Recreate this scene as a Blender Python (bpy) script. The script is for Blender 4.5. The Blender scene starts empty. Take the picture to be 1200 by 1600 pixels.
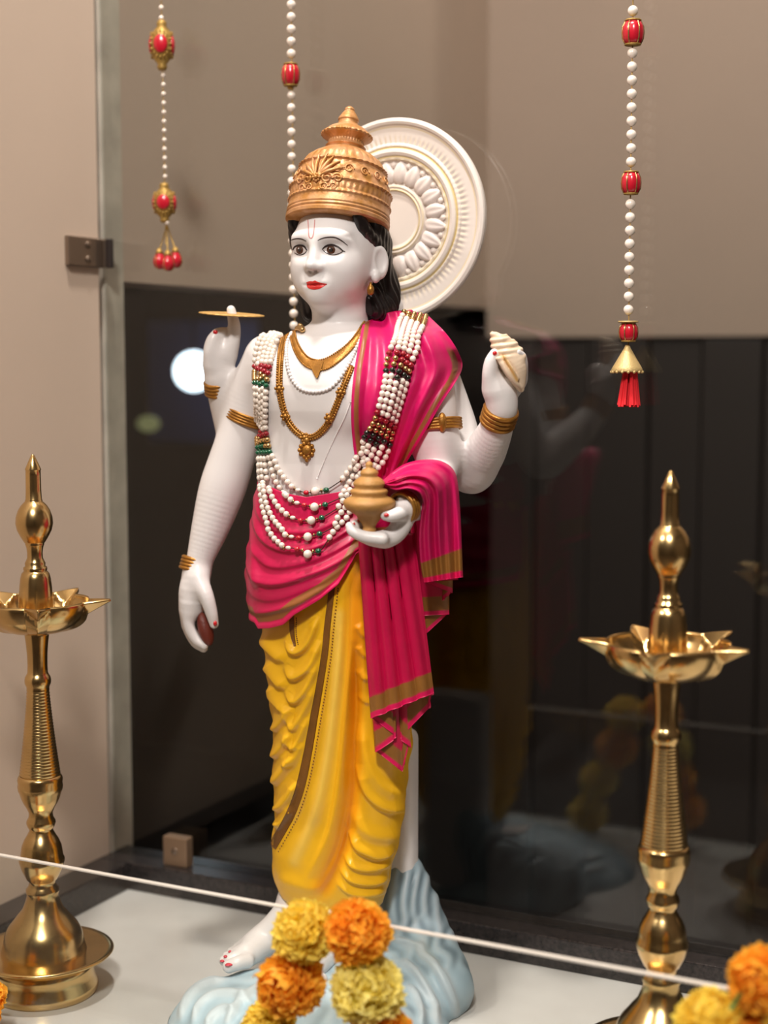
import bpy, math, random
import numpy as np
import openvdb
from mathutils import Vector, Matrix
from mathutils.bvhtree import BVHTree

random.seed(4)
rng = np.random.default_rng(7)
SC = bpy.context.scene
COL = SC.collection

# ------------------------------------------------------------------ camera, world, lights, exposure
FPX = 2400.0
YAW = math.radians(26.5)
PITCH = math.atan(240 / 2400)
CAM = np.array([0.6862, -1.2781, 0.6044])
AX0 = 1.45                                   # horizontal distance camera -> statue axis
cam_data = bpy.data.cameras.new('camera')
cam = bpy.data.objects.new('camera', cam_data)
COL.objects.link(cam)
cam.location = CAM
cam.rotation_euler = (math.pi / 2 - PITCH, 0, YAW)
cam_data.sensor_fit = 'VERTICAL'
cam_data.sensor_height = 36.0
cam_data.lens = FPX / 1600 * 36.0
cam_data.clip_start = 0.02
cam_data.dof.use_dof = True
cam_data.dof.focus_distance = 1.41
cam_data.dof.aperture_fstop = 2.9
SC.camera = cam

w = bpy.data.worlds.new('world')
SC.world = w
w.use_nodes = True
w.node_tree.nodes['Background'].inputs[0].default_value = (0.9, 0.75, 0.6, 1)
w.node_tree.nodes['Background'].inputs[1].default_value = 0.02

SC.view_settings.view_transform = 'Standard'
SC.view_settings.look = 'None'
SC.view_settings.gamma = 1.0
SC.view_settings.use_curve_mapping = False
SC.view_settings.exposure = 0.0


def area(name, loc, target, size, power, col):
    l = bpy.data.lights.new(name, 'AREA')
    l.shape = 'DISK'
    l.size = size
    l.energy = power
    l.color = col
    o = bpy.data.objects.new(name, l)
    COL.objects.link(o)
    o.location = loc
    o.rotation_euler = (Vector(target) - Vector(loc)).to_track_quat('-Z', 'Y').to_euler()
    return o


area('key_light', (0.05, -0.40, 2.45), (0.0, -0.05, 0.3), 0.17, 34.0, (1.0, 0.925, 0.85))
area('added_front_light', (0.75, -1.95, 2.35), (0.0, 0.0, 0.45), 0.30, 47.0, (1.0, 0.94, 0.88))  # unseen soft fill, added to even out the light on the figure
area('added_second_light', (-1.0, -1.95, 2.35), (-0.05, 0.0, 0.4), 0.30, 30.0, (1.0, 0.93, 0.86))  # unseen fill from the other side, added with the front one
area('hall_light', (1.0, -2.2, 2.5), (0.8, -1.9, -0.8), 0.5, 26.0, (1.0, 0.88, 0.78))
area('added_rear_light', (0.35, 0.34, 2.40), (0.25, 1.3, 2.35), 0.3, 13.0, (1.0, 0.88, 0.78))  # unseen light, added to brighten the walls beyond the glass

# ------------------------------------------------------------------ projection helpers (photo pixels <-> metres)
_c, _s = math.cos(PITCH), math.sin(PITCH)
FWD = np.array([-math.sin(YAW), math.cos(YAW), 0.0])
LAT = np.array([math.cos(YAW), math.sin(YAW), 0.0])
UP = np.array([0, 0, 1.0])


def rays(px, py):
    """direction per unit of horizontal depth"""
    px = np.asarray(px, float)
    py = np.asarray(py, float)
    u = (px - 600) / FPX
    v = (py - 800) / FPX
    den = _c - v * _s
    return (u / den)[..., None] * LAT + FWD - ((_s + v * _c) / den)[..., None] * UP


def Pd(px, py, dd=0.0):
    """point at horizontal depth 1.45 + dd"""
    return CAM + rays(px, py) * np.asarray(AX0 + dd)[..., None]


def Py(px, py, y=0.0):
    r = rays(px, py)
    return CAM + r * ((y - CAM[1]) / r[..., 1])[..., None]


def Px(px, py, x=0.0):
    r = rays(px, py)
    return CAM + r * ((x - CAM[0]) / r[..., 0])[..., None]


def Pz(px, py, z=0.0):
    r = rays(px, py)
    return CAM + r * ((z - CAM[2]) / r[..., 2])[..., None]


def dep(p):
    return float((np.asarray(p) - CAM) @ FWD) - AX0


def proj(P):
    d = P - CAM
    f = d @ FWD
    l = d @ LAT
    z = d[..., 2]
    zc = f * _c - z * _s
    yc = f * _s + z * _c
    return 600 + FPX * l / zc, 800 - FPX * yc / zc


# ------------------------------------------------------------------ mesh helpers
def srgb(r, g=None, b=None):
    if g is None:
        r, g, b = r
    f = lambda c: (c / 255 / 12.92) if c / 255 <= 0.04045 else ((c / 255 + 0.055) / 1.055) ** 2.4
    return (f(r), f(g), f(b), 1.0)


def mesh_np(name, V, faces, mat=None, parent=None, smooth=True, col=None, link=True):
    """faces: (n,4) or (n,3) array or list of arrays of those"""
    V = np.asarray(V, np.float32).reshape(-1, 3)
    fl = faces if isinstance(faces, list) else [faces]
    fl = [np.asarray(f, np.int32) for f in fl if len(f)]
    me = bpy.data.meshes.new(name)
    me.vertices.add(len(V))
    me.vertices.foreach_set('co', V.ravel())
    loops = np.concatenate([f.ravel() for f in fl])
    tot = np.concatenate([np.full(len(f), f.shape[1], np.int32) for f in fl])
    me.loops.add(len(loops))
    me.loops.foreach_set('vertex_index', loops)
    me.polygons.add(len(tot))
    me.polygons.foreach_set('loop_start', np.concatenate([[0], np.cumsum(tot)[:-1]]).astype(np.int32))
    me.polygons.foreach_set('loop_total', tot)
    me.polygons.foreach_set('use_smooth', np.full(len(tot), smooth, bool))
    me.update(calc_edges=True)
    me.validate()
    if col is not None:
        a = me.attributes.new('Col', 'FLOAT_COLOR', 'POINT')
        c = np.ones((len(V), 4), np.float32)
        c[:, :3] = np.asarray(col)[:, :3]
        a.data.foreach_set('color', c.ravel())
    if mat:
        me.materials.append(mat)
    o = bpy.data.objects.new(name, me)
    if link:
        COL.objects.link(o)
    if parent is not None:
        o.parent = parent
        o.matrix_parent_inverse = Matrix.Translation(-parent_loc(parent))
    return o


WORLD_AT = {}                                # object name -> world position of its origin


def parent_loc(p):
    return Vector(WORLD_AT.get(p.name, (0, 0, 0)))


def obj_copy(src, name, loc, parent=None, rot=None, scale=None):
    """another object sharing the mesh of src (no parent inverse: loc is in world, parents are unrotated)"""
    o = bpy.data.objects.new(name, src)
    COL.objects.link(o)
    if parent is not None:
        o.parent = parent
        WORLD_AT[o.name] = tuple(loc)
        loc = Vector(loc) - parent_loc(parent)
    else:
        WORLD_AT[o.name] = tuple(loc)
    o.location = loc
    if rot is not None:
        o.rotation_euler = rot
    if scale is not None:
        o.scale = scale
    return o


def thing(name, label, cat, loc=(0, 0, 0), group=None):
    o = bpy.data.objects.new(name, None)
    o.empty_display_size = 0.05
    COL.objects.link(o)
    o.location = [float(c) for c in loc]
    WORLD_AT[o.name] = tuple(o.location)
    tag(o, label, cat, group)
    return o


def tag(o, label=None, cat=None, group=None, kind=None):
    for k, v in (('label', label), ('category', cat), ('group', group), ('kind', kind)):
        if v:
            o[k] = v
    return o


def grid_faces(n, m, cu=False, cv=False):
    """n rows (u), m cols (v)"""
    i = np.arange(n if cu else n - 1)
    j = np.arange(m if cv else m - 1)
    I, J = np.meshgrid(i, j, indexing='ij')
    I2, J2 = (I + 1) % n, (J + 1) % m
    return np.stack([I * m + J, I2 * m + J, I2 * m + J2, I * m + J2], -1).reshape(-1, 4)


def grid_normals(G, cu=False, cv=False):
    if cu:
        du = np.roll(G, -1, 0) - np.roll(G, 1, 0)
    else:
        du = np.gradient(G, axis=0)
    if cv:
        dv = np.roll(G, -1, 1) - np.roll(G, 1, 1)
    else:
        dv = np.gradient(G, axis=1)
    n = np.cross(du, dv)
    return n / np.maximum(np.linalg.norm(n, axis=-1, keepdims=True), 1e-12)


def sheet(name, G, t, mat, parent, col=None, nrm=None):
    """cloth with thickness t behind the grid G (n,m,3); the front side is the one that faces the camera"""
    n, m = G.shape[:2]
    N = grid_normals(G)
    if (N * (CAM - G)).sum(-1).mean() < 0:
        N = -N
    B = G - N * t
    V = np.concatenate([G.reshape(-1, 3), B.reshape(-1, 3)])
    f = grid_faces(n, m)
    k = n * m
    rim = np.concatenate([np.arange(m), np.arange(1, n) * m + m - 1, np.arange(m - 2, -1, -1) + (n - 1) * m, np.arange(n - 2, 0, -1) * m])
    r2 = np.roll(rim, -1)
    fr = np.stack([rim, r2, r2 + k, rim + k], -1)
    c = None
    if col is not None:
        c = np.concatenate([col.reshape(-1, 3)] * 2)
    tri = G[1, 1] - G[0, 0]
    # orientation of the front faces: towards N
    p = f[len(f) // 2]
    fn = np.cross(V[p[1]] - V[p[0]], V[p[2]] - V[p[0]])
    ctr = N.reshape(-1, 3)[p[0]]
    if fn @ ctr < 0:
        f = f[:, ::-1]
        fr = fr
    else:
        fr = fr[:, ::-1]
    return mesh_np(name, V, np.concatenate([f, f[:, ::-1] + k, fr]), mat, parent, True, c)


def lathe_grid(prof, n=48, fn=None):
    prof = np.asarray(prof, float)
    a = np.linspace(0, 2 * np.pi, n, endpoint=False)
    R = np.repeat(prof[:, 0][:, None], n, 1)
    Z = np.repeat(prof[:, 1][:, None], n, 1)
    A = np.repeat(a[None], len(prof), 0)
    if fn:
        R, Z = fn(R, Z, A)
    return np.stack([R * np.cos(A), R * np.sin(A), Z], -1)


def lathe(name, prof, mat, parent=None, loc=(0, 0, 0), n=48, fn=None, M=None, smooth=True, col=None, link=True):
    """prof: (r, z) list, bottom to top, closed with caps when r > 0 at the ends"""
    G = lathe_grid(prof, n, fn)
    k, m = G.shape[:2]
    V = G.reshape(-1, 3)
    f = [grid_faces(k, m, cv=True)[:, ::-1]]
    extra = []
    for row, flip in ((0, False), (k - 1, True)):
        if prof[row][0] > 1e-7:
            c = G[row].mean(0)
            ci = len(V) + len(extra)
            extra.append(c)
            j = np.arange(m)
            tri = np.stack([row * m + j, row * m + (j + 1) % m, np.full(m, ci)], -1)
            f.append(tri if flip else tri[:, ::-1])
    if extra:
        V = np.concatenate([V, np.array(extra)])
    if M is not None:
        V = V @ np.asarray(M).T
    V = V + np.asarray(loc)
    return mesh_np(name, V, f, mat, parent, smooth, col, link)


def tube_mesh(P, r, n=8, closed=False):
    P = np.asarray(P, float)
    k = len(P)
    r = np.broadcast_to(np.asarray(r, float), (k,))
    if closed:
        T = np.roll(P, -1, 0) - np.roll(P, 1, 0)
    else:
        T = np.gradient(P, axis=0)
    T /= np.maximum(np.linalg.norm(T, axis=1, keepdims=True), 1e-12)
    ref = np.array([0.13, 0.2, 0.97])
    N = np.zeros_like(P)
    cur = ref - T[0] * (ref @ T[0])
    for i in range(k):
        cur = cur - T[i] * (cur @ T[i])
        cur /= max(np.linalg.norm(cur), 1e-9)
        N[i] = cur
    B = np.cross(T, N)
    a = np.linspace(0, 2 * np.pi, n, endpoint=False)
    G = P[:, None] + r[:, None, None] * (np.cos(a)[None, :, None] * N[:, None] + np.sin(a)[None, :, None] * B[:, None])
    V = G.reshape(-1, 3)
    f = [grid_faces(k, n, cu=closed, cv=True)[:, ::-1]]
    if not closed:
        V = np.concatenate([V, P[[0, -1]]])
        j = np.arange(n)
        f.append(np.stack([j, (j + 1) % n, np.full(n, k * n)], -1))
        f.append(np.stack([(k - 1) * n + (j + 1) % n, (k - 1) * n + j, np.full(n, k * n + 1)], -1))
    return V, f


def tube(name, P, r, mat, parent=None, n=8, closed=False):
    V, f = tube_mesh(P, r, n, closed)
    return mesh_np(name, V, f, mat, parent)


def join_parts(parts):
    """[(V, [faces])] -> V, faces grouped by size"""
    Vs, F3, F4, off = [], [], [], 0
    for V, f in parts:
        Vs.append(V)
        for q in f if isinstance(f, list) else [f]:
            (F4 if q.shape[1] == 4 else F3).append(q + off)
        off += len(V)
    out = []
    if F4:
        out.append(np.concatenate(F4))
    if F3:
        out.append(np.concatenate(F3))
    return np.concatenate(Vs), out


def sphere_vf(c, r, n=10, m=6):
    th = np.linspace(0, np.pi, m + 1)[1:-1]
    a = np.linspace(0, 2 * np.pi, n, endpoint=False)
    r = np.broadcast_to(np.asarray(r, float), (3,))
    G = np.stack([np.sin(th)[:, None] * np.cos(a), np.sin(th)[:, None] * np.sin(a), np.repeat(np.cos(th)[:, None], n, 1)], -1)
    V = np.concatenate([G.reshape(-1, 3), [[0, 0, 1], [0, 0, -1]]]) * r + np.asarray(c)
    k = len(th)
    j = np.arange(n)
    return V, [grid_faces(k, n, cv=True), np.stack([(j + 1) % n, j, np.full(n, k * n)], -1)[:, ::-1],
               np.stack([(k - 1) * n + j, (k - 1) * n + (j + 1) % n, np.full(n, k * n + 1)], -1)[:, ::-1]]


def ellipsoid(name, c, r, mat, parent=None, M=None, n=20, m=12):
    V, f = sphere_vf((0, 0, 0), r, n, m)
    if M is not None:
        V = V @ np.asarray(M).T
    return mesh_np(name, V + np.asarray(c), f, mat, parent)


def box(name, lo, hi, mat, parent=None, bev=0.0):
    lo = np.asarray(lo, float)
    hi = np.asarray(hi, float)
    import bmesh
    bm = bmesh.new()
    bmesh.ops.create_cube(bm, size=1)
    for v in bm.verts:
        v.co = Vector([(lo[i] + hi[i]) / 2 + v.co[i] * (hi[i] - lo[i]) for i in range(3)])
    if bev:
        bmesh.ops.bevel(bm, geom=bm.edges[:], offset=bev, segments=2, affect='EDGES', profile=0.5)
    me = bpy.data.meshes.new(name)
    bm.to_mesh(me)
    bm.free()
    me.materials.append(mat)
    o = bpy.data.objects.new(name, me)
    COL.objects.link(o)
    if parent is not None:
        o.parent = parent
        o.matrix_parent_inverse = Matrix.Translation(-parent_loc(parent))
    return o


def spline(pts, n):
    """catmull-rom through pts (k,d), n samples"""
    p = np.asarray(pts, float)
    if len(p) == 2:
        return p[0] + np.linspace(0, 1, n)[:, None] * (p[1] - p[0])
    q = np.concatenate([[2 * p[0] - p[1]], p, [2 * p[-1] - p[-2]]])
    seg = np.linalg.norm(np.diff(p[:, :2], axis=0), axis=1) + 1e-9
    cum = np.concatenate([[0], np.cumsum(seg)])
    s = np.linspace(0, cum[-1], n)
    i = np.clip(np.searchsorted(cum, s, side='right') - 1, 0, len(p) - 2)
    t = ((s - cum[i]) / seg[i])[:, None]
    a, b, c, d = q[i], q[i + 1], q[i + 2], q[i + 3]
    return 0.5 * (2 * b + (c - a) * t + (2 * a - 5 * b + 4 * c - d) * t ** 2 + (3 * b - a - 3 * c + d) * t ** 3)


def spline3(p, n):
    """catmull-rom, even in parameter by 3-d chord"""
    if len(p) == 2:
        return p[0] + np.linspace(0, 1, n)[:, None] * (p[1] - p[0])
    q = np.concatenate([[2 * p[0] - p[1]], p, [2 * p[-1] - p[-2]]])
    seg = np.sqrt(np.linalg.norm(np.diff(p[:, :3], axis=0), axis=1)) + 1e-9
    cum = np.concatenate([[0], np.cumsum(seg)])
    s = np.linspace(0, cum[-1], n)
    i = np.clip(np.searchsorted(cum, s, side='right') - 1, 0, len(p) - 2)
    t = ((s - cum[i]) / seg[i])[:, None]
    a, b, c, d = q[i], q[i + 1], q[i + 2], q[i + 3]
    return 0.5 * (2 * b + (c - a) * t + (2 * a - 5 * b + 4 * c - d) * t ** 2 + (3 * b - a - 3 * c + d) * t ** 3)


def smoothstep(a, b, x):
    t = np.clip((x - a) / (b - a), 0, 1)
    return t * t * (3 - 2 * t)


# ------------------------------------------------------------------ signed-distance modelling
class Field:
    CAP = 0.03

    def __init__(self):
        self.ops = []

    def add(self, fn, lo, hi, k=0.004, mode='u'):
        self.ops.append((fn, np.asarray(lo, float), np.asarray(hi, float), k, mode))

    def cone(self, a, b, ra, rb, k=0.004, mode='u'):
        a = np.asarray(a, float)
        b = np.asarray(b, float)
        ab = b - a
        L = max(ab @ ab, 1e-12)

        def fn(p):
            t = np.clip(((p - a) @ ab) / L, 0, 1)
            q = p - a - t[:, None] * ab
            return np.sqrt((q * q).sum(1)) - (ra + (rb - ra) * t)
        R = max(ra, rb)
        self.add(fn, np.minimum(a, b) - R, np.maximum(a, b) + R, k, mode)

    def chain(self, pts, k=0.004, k0=None):
        """one tapering limb along a smooth curve through (point, radius) pairs"""
        Q = np.array([list(p) + [r] for p, r in pts], float)
        nseg = max(3, (7 if Q[:, 3].max() > .0145 else 4) * (len(Q) - 1)) if len(Q) > 2 else 1
        S = spline3(Q, nseg + 1)

        def fn(p):
            d = np.full(len(p), 9.0)
            for s in range(nseg):
                q0, q1 = S[s, :3], S[s + 1, :3]
                ab = q1 - q0
                t = np.clip(((p - q0) @ ab) / max(ab @ ab, 1e-12), 0, 1)
                q = p - q0
                q -= t[:, None] * ab
                d = np.minimum(d, np.sqrt(np.einsum('ij,ij->i', q, q)) - (S[s, 3] + (S[s + 1, 3] - S[s, 3]) * t))
            return d
        R = S[:, 3].max()
        self.add(fn, S[:, :3].min(0) - R, S[:, :3].max(0) + R, k0 or k)

    def ell(self, c, r, k=0.004, mode='u', M=None):
        c = np.asarray(c, float)
        r = np.broadcast_to(np.asarray(r, float), (3,))

        def fn(p):
            q = p - c
            if M is not None:
                q = q @ M
            k0 = np.sqrt(((q / r) ** 2).sum(1))
            k1 = np.sqrt(((q / (r * r)) ** 2).sum(1))
            return k0 * (k0 - 1) / np.maximum(k1, 1e-9)
        R = r.max() if M is not None else r
        self.add(fn, c - R, c + R, k, mode)

    def eval(self, P):
        d = np.full(len(P), self.CAP)
        for fn, lo, hi, k, mode in self.ops:
            mg = self.CAP if mode == 'u' else k + 0.002
            m = np.nonzero(((P > lo - mg) & (P < hi + mg)).all(1))[0]
            if not len(m):
                continue
            e = fn(P[m])
            a = d[m]
            if mode == 'u':
                h = np.maximum(k - np.abs(a - e), 0) / k
                d[m] = np.minimum(a, e) - h * h * k * 0.25
            else:
                e = -e
                h = np.maximum(k - np.abs(a - e), 0) / k
                d[m] = np.maximum(a, e) + h * h * k * 0.25
        return d

    def eval_blocks(self, org, loc, vs, B):
        P = (org[:, None] + loc[None]) * vs
        d = np.full(P.shape[:2], self.CAP)
        b0, b1 = org * vs, (org + B - 1) * vs
        for fn, lo, hi, k, mode in self.ops:
            mg = k + 3 * vs
            m = np.nonzero(((b1 > lo - mg) & (b0 < hi + mg)).all(1))[0]
            if not len(m):
                continue
            e = fn(P[m].reshape(-1, 3)).reshape(len(m), -1)
            a = d[m]
            if mode == 'u':
                h = np.maximum(k - np.abs(a - e), 0) / k
                d[m] = np.minimum(a, e) - h * h * k * 0.25
            else:
                h = np.maximum(k - np.abs(a + e), 0) / k
                d[m] = np.maximum(a, -e) + h * h * k * 0.25
        return d

    def bounds(self):
        lo = np.min([o[1] for o in self.ops if o[4] == 'u'], 0)
        hi = np.max([o[2] for o in self.ops if o[4] == 'u'], 0)
        return lo, hi

    def mesh(self, vs, B=10):
        lo, hi = self.bounds()
        i0 = np.floor(lo / vs).astype(int) - 4
        nb = np.ceil((hi / vs - i0 + 6) / B).astype(int)
        bi = np.stack(np.meshgrid(*[np.arange(k) for k in nb], indexing='ij'), -1).reshape(-1, 3)
        org = i0 + bi * B
        ctr = (org + (B - 1) / 2) * vs
        d = self.eval(ctr)
        rad = B * vs * 0.87
        near = np.abs(d) < rad * 1.6 + 3 * vs
        bg = 3 * vs
        g = openvdb.FloatGrid(bg)
        g.transform = openvdb.createLinearTransform(vs)
        for o in org[(~near) & (d < 0)]:
            g.fill(tuple(int(x) for x in o), tuple(int(x) for x in o + B - 1), -bg, False)
        loc = np.stack(np.meshgrid(*[np.arange(B)] * 3, indexing='ij'), -1).reshape(-1, 3)
        on = org[near]
        ch = 400
        for s in range(0, len(on), ch):
            v = np.clip(self.eval_blocks(on[s:s + ch], loc, vs, B), -bg, bg).astype(np.float32).reshape(-1, B, B, B)
            for o, a in zip(on[s:s + ch], v):
                if a.max() < bg or a.min() < bg:
                    g.copyFromArray(np.ascontiguousarray(a), ijk=tuple(int(x) for x in o))
        V, Q = g.convertToQuads()
        V = np.asarray(V, float)
        Q = np.asarray(Q, np.int64)
        # outward orientation
        a, b, c = V[Q[:, 0]], V[Q[:, 1]], V[Q[:, 2]]
        if (np.einsum('ij,ij->i', a, np.cross(b, c))).sum() < 0:
            Q = Q[:, ::-1]
        return V, Q

    def trace(self, px, py, start=1.0, end=1.75, off=0.0):
        """first hit of the photo ray (or the nearest pass), moved out by off"""
        px = np.asarray(px, float)
        R = rays(px, py).reshape(-1, 3)
        L = np.linalg.norm(R, axis=1)
        t = np.full(len(R), start)
        best = np.full(len(R), 9.0)
        bt = t.copy()
        for _ in range(70):
            d = self.eval(CAM + R * t[:, None]) - off
            m = d < best
            best[m] = d[m]
            bt[m] = t[m]
            t = t + np.clip(d / L * 0.8, 0, 0.03)
            if (t > end).all():
                break
        return (CAM + R * bt[:, None]).reshape(px.shape + (3,)), best.reshape(px.shape), bt.reshape(px.shape)


def vnormals(V, Q):
    n = np.cross(V[Q[:, 2]] - V[Q[:, 0]], V[Q[:, 3]] - V[Q[:, 1]])
    N = np.zeros_like(V)
    for k in range(4):
        np.add.at(N, Q[:, k], n)
    return N / np.maximum(np.linalg.norm(N, axis=1, keepdims=True), 1e-15)


def poly_dist(x, y, pl, closed=False):
    """distance, side (+ = right hand of travel in photo: below a left-to-right line), arclength"""
    pl = np.asarray(pl, float)
    best = np.full(x.shape, 1e9)
    side = np.zeros(x.shape)
    arc = np.zeros(x.shape)
    L = 0
    for a, b in zip(pl[:-1], pl[1:]):
        ab = b - a
        l2 = ab @ ab
        t = np.clip(((x - a[0]) * ab[0] + (y - a[1]) * ab[1]) / l2, 0, 1)
        qx = x - a[0] - t * ab[0]
        qy = y - a[1] - t * ab[1]
        d = np.hypot(qx, qy)
        m = d < best
        best = np.where(m, d, best)
        side = np.where(m, np.sign(ab[0] * qy - ab[1] * qx), side)
        arc = np.where(m, L + t * math.sqrt(l2), arc)
        L += math.sqrt(l2)
    return best, side, arc, L


def fold_field(x, y, folds):
    """sum of ridges: (polyline, amplitude m, width px on the upper/left side, width on the lower/right side)"""
    h = np.zeros(x.shape)
    for pl, A, w1, w2 in folds:
        pl = spline(pl, max(8, len(pl) * 4))
        lo = pl.min(0) - 3.2 * max(w1, w2)
        hi = pl.max(0) + 3.2 * max(w1, w2)
        m = (x > lo[0]) & (x < hi[0]) & (y > lo[1]) & (y < hi[1])
        if not m.any():
            continue
        d, s, arc, L = poly_dist(x[m], y[m], pl)
        w = np.where(s > 0, w2, w1)
        fade = np.minimum(1, np.minimum(arc, L - arc) / (0.22 * L) + 0.15)
        h[m] += A * np.exp(-(d / w) ** 2) * fade
    return h


# ------------------------------------------------------------------ materials
def mat(name, col, rough=0.5, metal=0.0, bump=0.0, bscale=60.0, var=0.0, vscale=20.0, spec=0.5, coat=0.0, sss=0.0, vcol=False, col2=None):
    m = bpy.data.materials.new(name)
    m.use_nodes = True
    nt = m.node_tree
    b = nt.nodes['Principled BSDF']
    b.inputs['Roughness'].default_value = rough
    b.inputs['Metallic'].default_value = metal
    b.inputs['Specular IOR Level'].default_value = spec
    b.inputs['Coat Weight'].default_value = coat
    b.inputs['Coat Roughness'].default_value = 0.15
    if sss:
        b.inputs['Subsurface Weight'].default_value = sss
        b.inputs['Subsurface Radius'].default_value = (0.004, 0.003, 0.002)
    tc = nt.nodes.new('ShaderNodeTexCoord')
    src = None
    if vcol:
        a = nt.nodes.new('ShaderNodeAttribute')
        a.attribute_name = 'Col'
        src = a.outputs['Color']
    if var or col2:
        n = nt.nodes.new('ShaderNodeTexNoise')
        n.inputs['Scale'].default_value = vscale
        n.inputs['Detail'].default_value = 5
        nt.links.new(tc.outputs['Object'], n.inputs['Vector'])
        mix = nt.nodes.new('ShaderNodeMix')
        mix.data_type = 'RGBA'
        if vcol:
            mix.blend_type = 'MULTIPLY'
            mr = nt.nodes.new('ShaderNodeMapRange')
            mr.inputs[1].default_value = 0.3
            mr.inputs[2].default_value = 0.7
            mr.inputs[3].default_value = 1 - var
            mr.inputs[4].default_value = 1
            nt.links.new(n.outputs['Fac'], mr.inputs[0])
            mix.inputs['Factor'].default_value = 1
            nt.links.new(src, mix.inputs['A'])
            nt.links.new(mr.outputs[0], mix.inputs['B'])
        else:
            mr = nt.nodes.new('ShaderNodeMapRange')
            mr.inputs[1].default_value = 0.35
            mr.inputs[2].default_value = 0.65
            nt.links.new(n.outputs['Fac'], mr.inputs[0])
            nt.links.new(mr.outputs[0], mix.inputs['Factor'])
            c2 = col2 if col2 else tuple(c * (1 - var) for c in col[:3]) + (1,)
            mix.inputs['A'].default_value = col
            mix.inputs['B'].default_value = c2
        src = mix.outputs['Result']
    if src is not None:
        nt.links.new(src, b.inputs['Base Color'])
    else:
        b.inputs['Base Color'].default_value = col
    if bump:
        n2 = nt.nodes.new('ShaderNodeTexNoise')
        n2.inputs['Scale'].default_value = bscale
        n2.inputs['Detail'].default_value = 4
        nt.links.new(tc.outputs['Object'], n2.inputs['Vector'])
        bp = nt.nodes.new('ShaderNodeBump')
        bp.inputs['Strength'].default_value = bump
        bp.inputs['Distance'].default_value = 0.002
        nt.links.new(n2.outputs['Fac'], bp.inputs['Height'])
        nt.links.new(bp.outputs['Normal'], b.inputs['Normal'])
    return m


def glass_mat(name, tint, refl, rough=0.0):
    """thin pane: transparent with a mirror-like share that grows at glancing angles"""
    m = bpy.data.materials.new(name)
    m.use_nodes = True
    nt = m.node_tree
    nt.nodes.remove(nt.nodes['Principled BSDF'])
    out = nt.nodes['Material Output']
    tr = nt.nodes.new('ShaderNodeBsdfTransparent')
    tr.inputs[0].default_value = tint
    gl = nt.nodes.new('ShaderNodeBsdfGlossy')
    gl.inputs['Roughness'].default_value = rough
    lw = nt.nodes.new('ShaderNodeLayerWeight')
    lw.inputs['Blend'].default_value = 0.5
    pw = nt.nodes.new('ShaderNodeMath')
    pw.operation = 'POWER'
    pw.inputs[1].default_value = 5.0
    nt.links.new(lw.outputs['Facing'], pw.inputs[0])
    ad = nt.nodes.new('ShaderNodeMath')
    ad.operation = 'MULTIPLY_ADD'
    ad.inputs[1].default_value = 0.95 - refl
    ad.inputs[2].default_value = 0.04 + refl
    nt.links.new(pw.outputs[0], ad.inputs[0])
    mx = nt.nodes.new('ShaderNodeMixShader')
    nt.links.new(ad.outputs[0], mx.inputs[0])
    nt.links.new(tr.outputs[0], mx.inputs[1])
    nt.links.new(gl.outputs[0], mx.inputs[2])
    nt.links.new(mx.outputs[0], out.inputs['Surface'])
    return m


def emit_mat(name, col, strength):
    m = bpy.data.materials.new(name)
    m.use_nodes = True
    nt = m.node_tree
    b = nt.nodes['Principled BSDF']
    b.inputs['Base Color'].default_value = col
    b.inputs['Emission Color'].default_value = col
    b.inputs['Emission Strength'].default_value = strength
    return m


M_WALL = mat('beige_paint', srgb(204, 184, 166), 0.7, var=0.05, vscale=3, bump=0.05)
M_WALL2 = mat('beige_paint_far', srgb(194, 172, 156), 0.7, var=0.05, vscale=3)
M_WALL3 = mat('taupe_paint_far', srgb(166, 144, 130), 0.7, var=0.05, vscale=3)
M_JAMB = mat('jamb_paint', srgb(205, 196, 182), 0.6, var=0.25, vscale=25)
M_FLOOR = mat('white_marble_floor', srgb(200, 198, 194), 0.3, var=0.07, vscale=12, col2=srgb(189, 186, 182))
M_GRANITE = mat('black_granite', srgb(52, 47, 46), 0.25, var=0.5, vscale=260, col2=srgb(30, 28, 28))
M_DARK = mat('dark_panel', srgb(32, 22, 19), 0.6)
M_DARK2 = mat('dark_room', srgb(14, 13, 14), 0.8)
M_HALL = mat('hall_paint', srgb(84, 74, 66), 0.8)
M_CEIL = mat('ceiling_paint', srgb(176, 164, 150), 0.8)
M_HALLFLOOR = mat('hall_floor', srgb(70, 60, 54), 0.5)
M_BRASS = mat('polished_brass', (0.78, 0.54, 0.235, 1), 0.22, 1.0, bump=0.03, bscale=120, var=0.2, vscale=30)
M_WHITE = mat('white_enamel', srgb(226, 222, 221), 0.4, coat=0.1, sss=0.0)
M_WHITE_C = mat('white_enamel_tinted', srgb(233, 228, 226), 0.32, coat=0.2, vcol=True)
M_GOLD = mat('gold_paint', srgb(176, 122, 50), 0.38, 0.55, bump=0.25, bscale=500, var=0.3, vscale=120)
M_CROWN = mat('crown_gold_paint', srgb(186, 130, 66), 0.4, 0.3, bump=0.15, bscale=600, var=0.25, vscale=90, col2=srgb(212, 160, 116))
M_POT = mat('ochre_gold_paint', srgb(182, 134, 72), 0.55, 0.1, bump=0.25, bscale=300, var=0.15, vscale=80)
M_CLOTH = mat('painted_cloth', (1, 1, 1, 1), 0.42, vcol=True, var=0.12, vscale=60, coat=0.05)
M_DHOTI = mat('painted_dhoti', (1, 1, 1, 1), 0.4, vcol=True, var=0.1, vscale=35, coat=0.1)
M_BLACK = mat('black_hair_paint', srgb(24, 18, 17), 0.35, bump=0.1, bscale=300)
M_RED = mat('red_lacquer', srgb(196, 30, 36), 0.3, coat=0.4)
M_PEARL = mat('pearl', srgb(236, 224, 212), 0.2, coat=0.6, spec=0.6)
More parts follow.
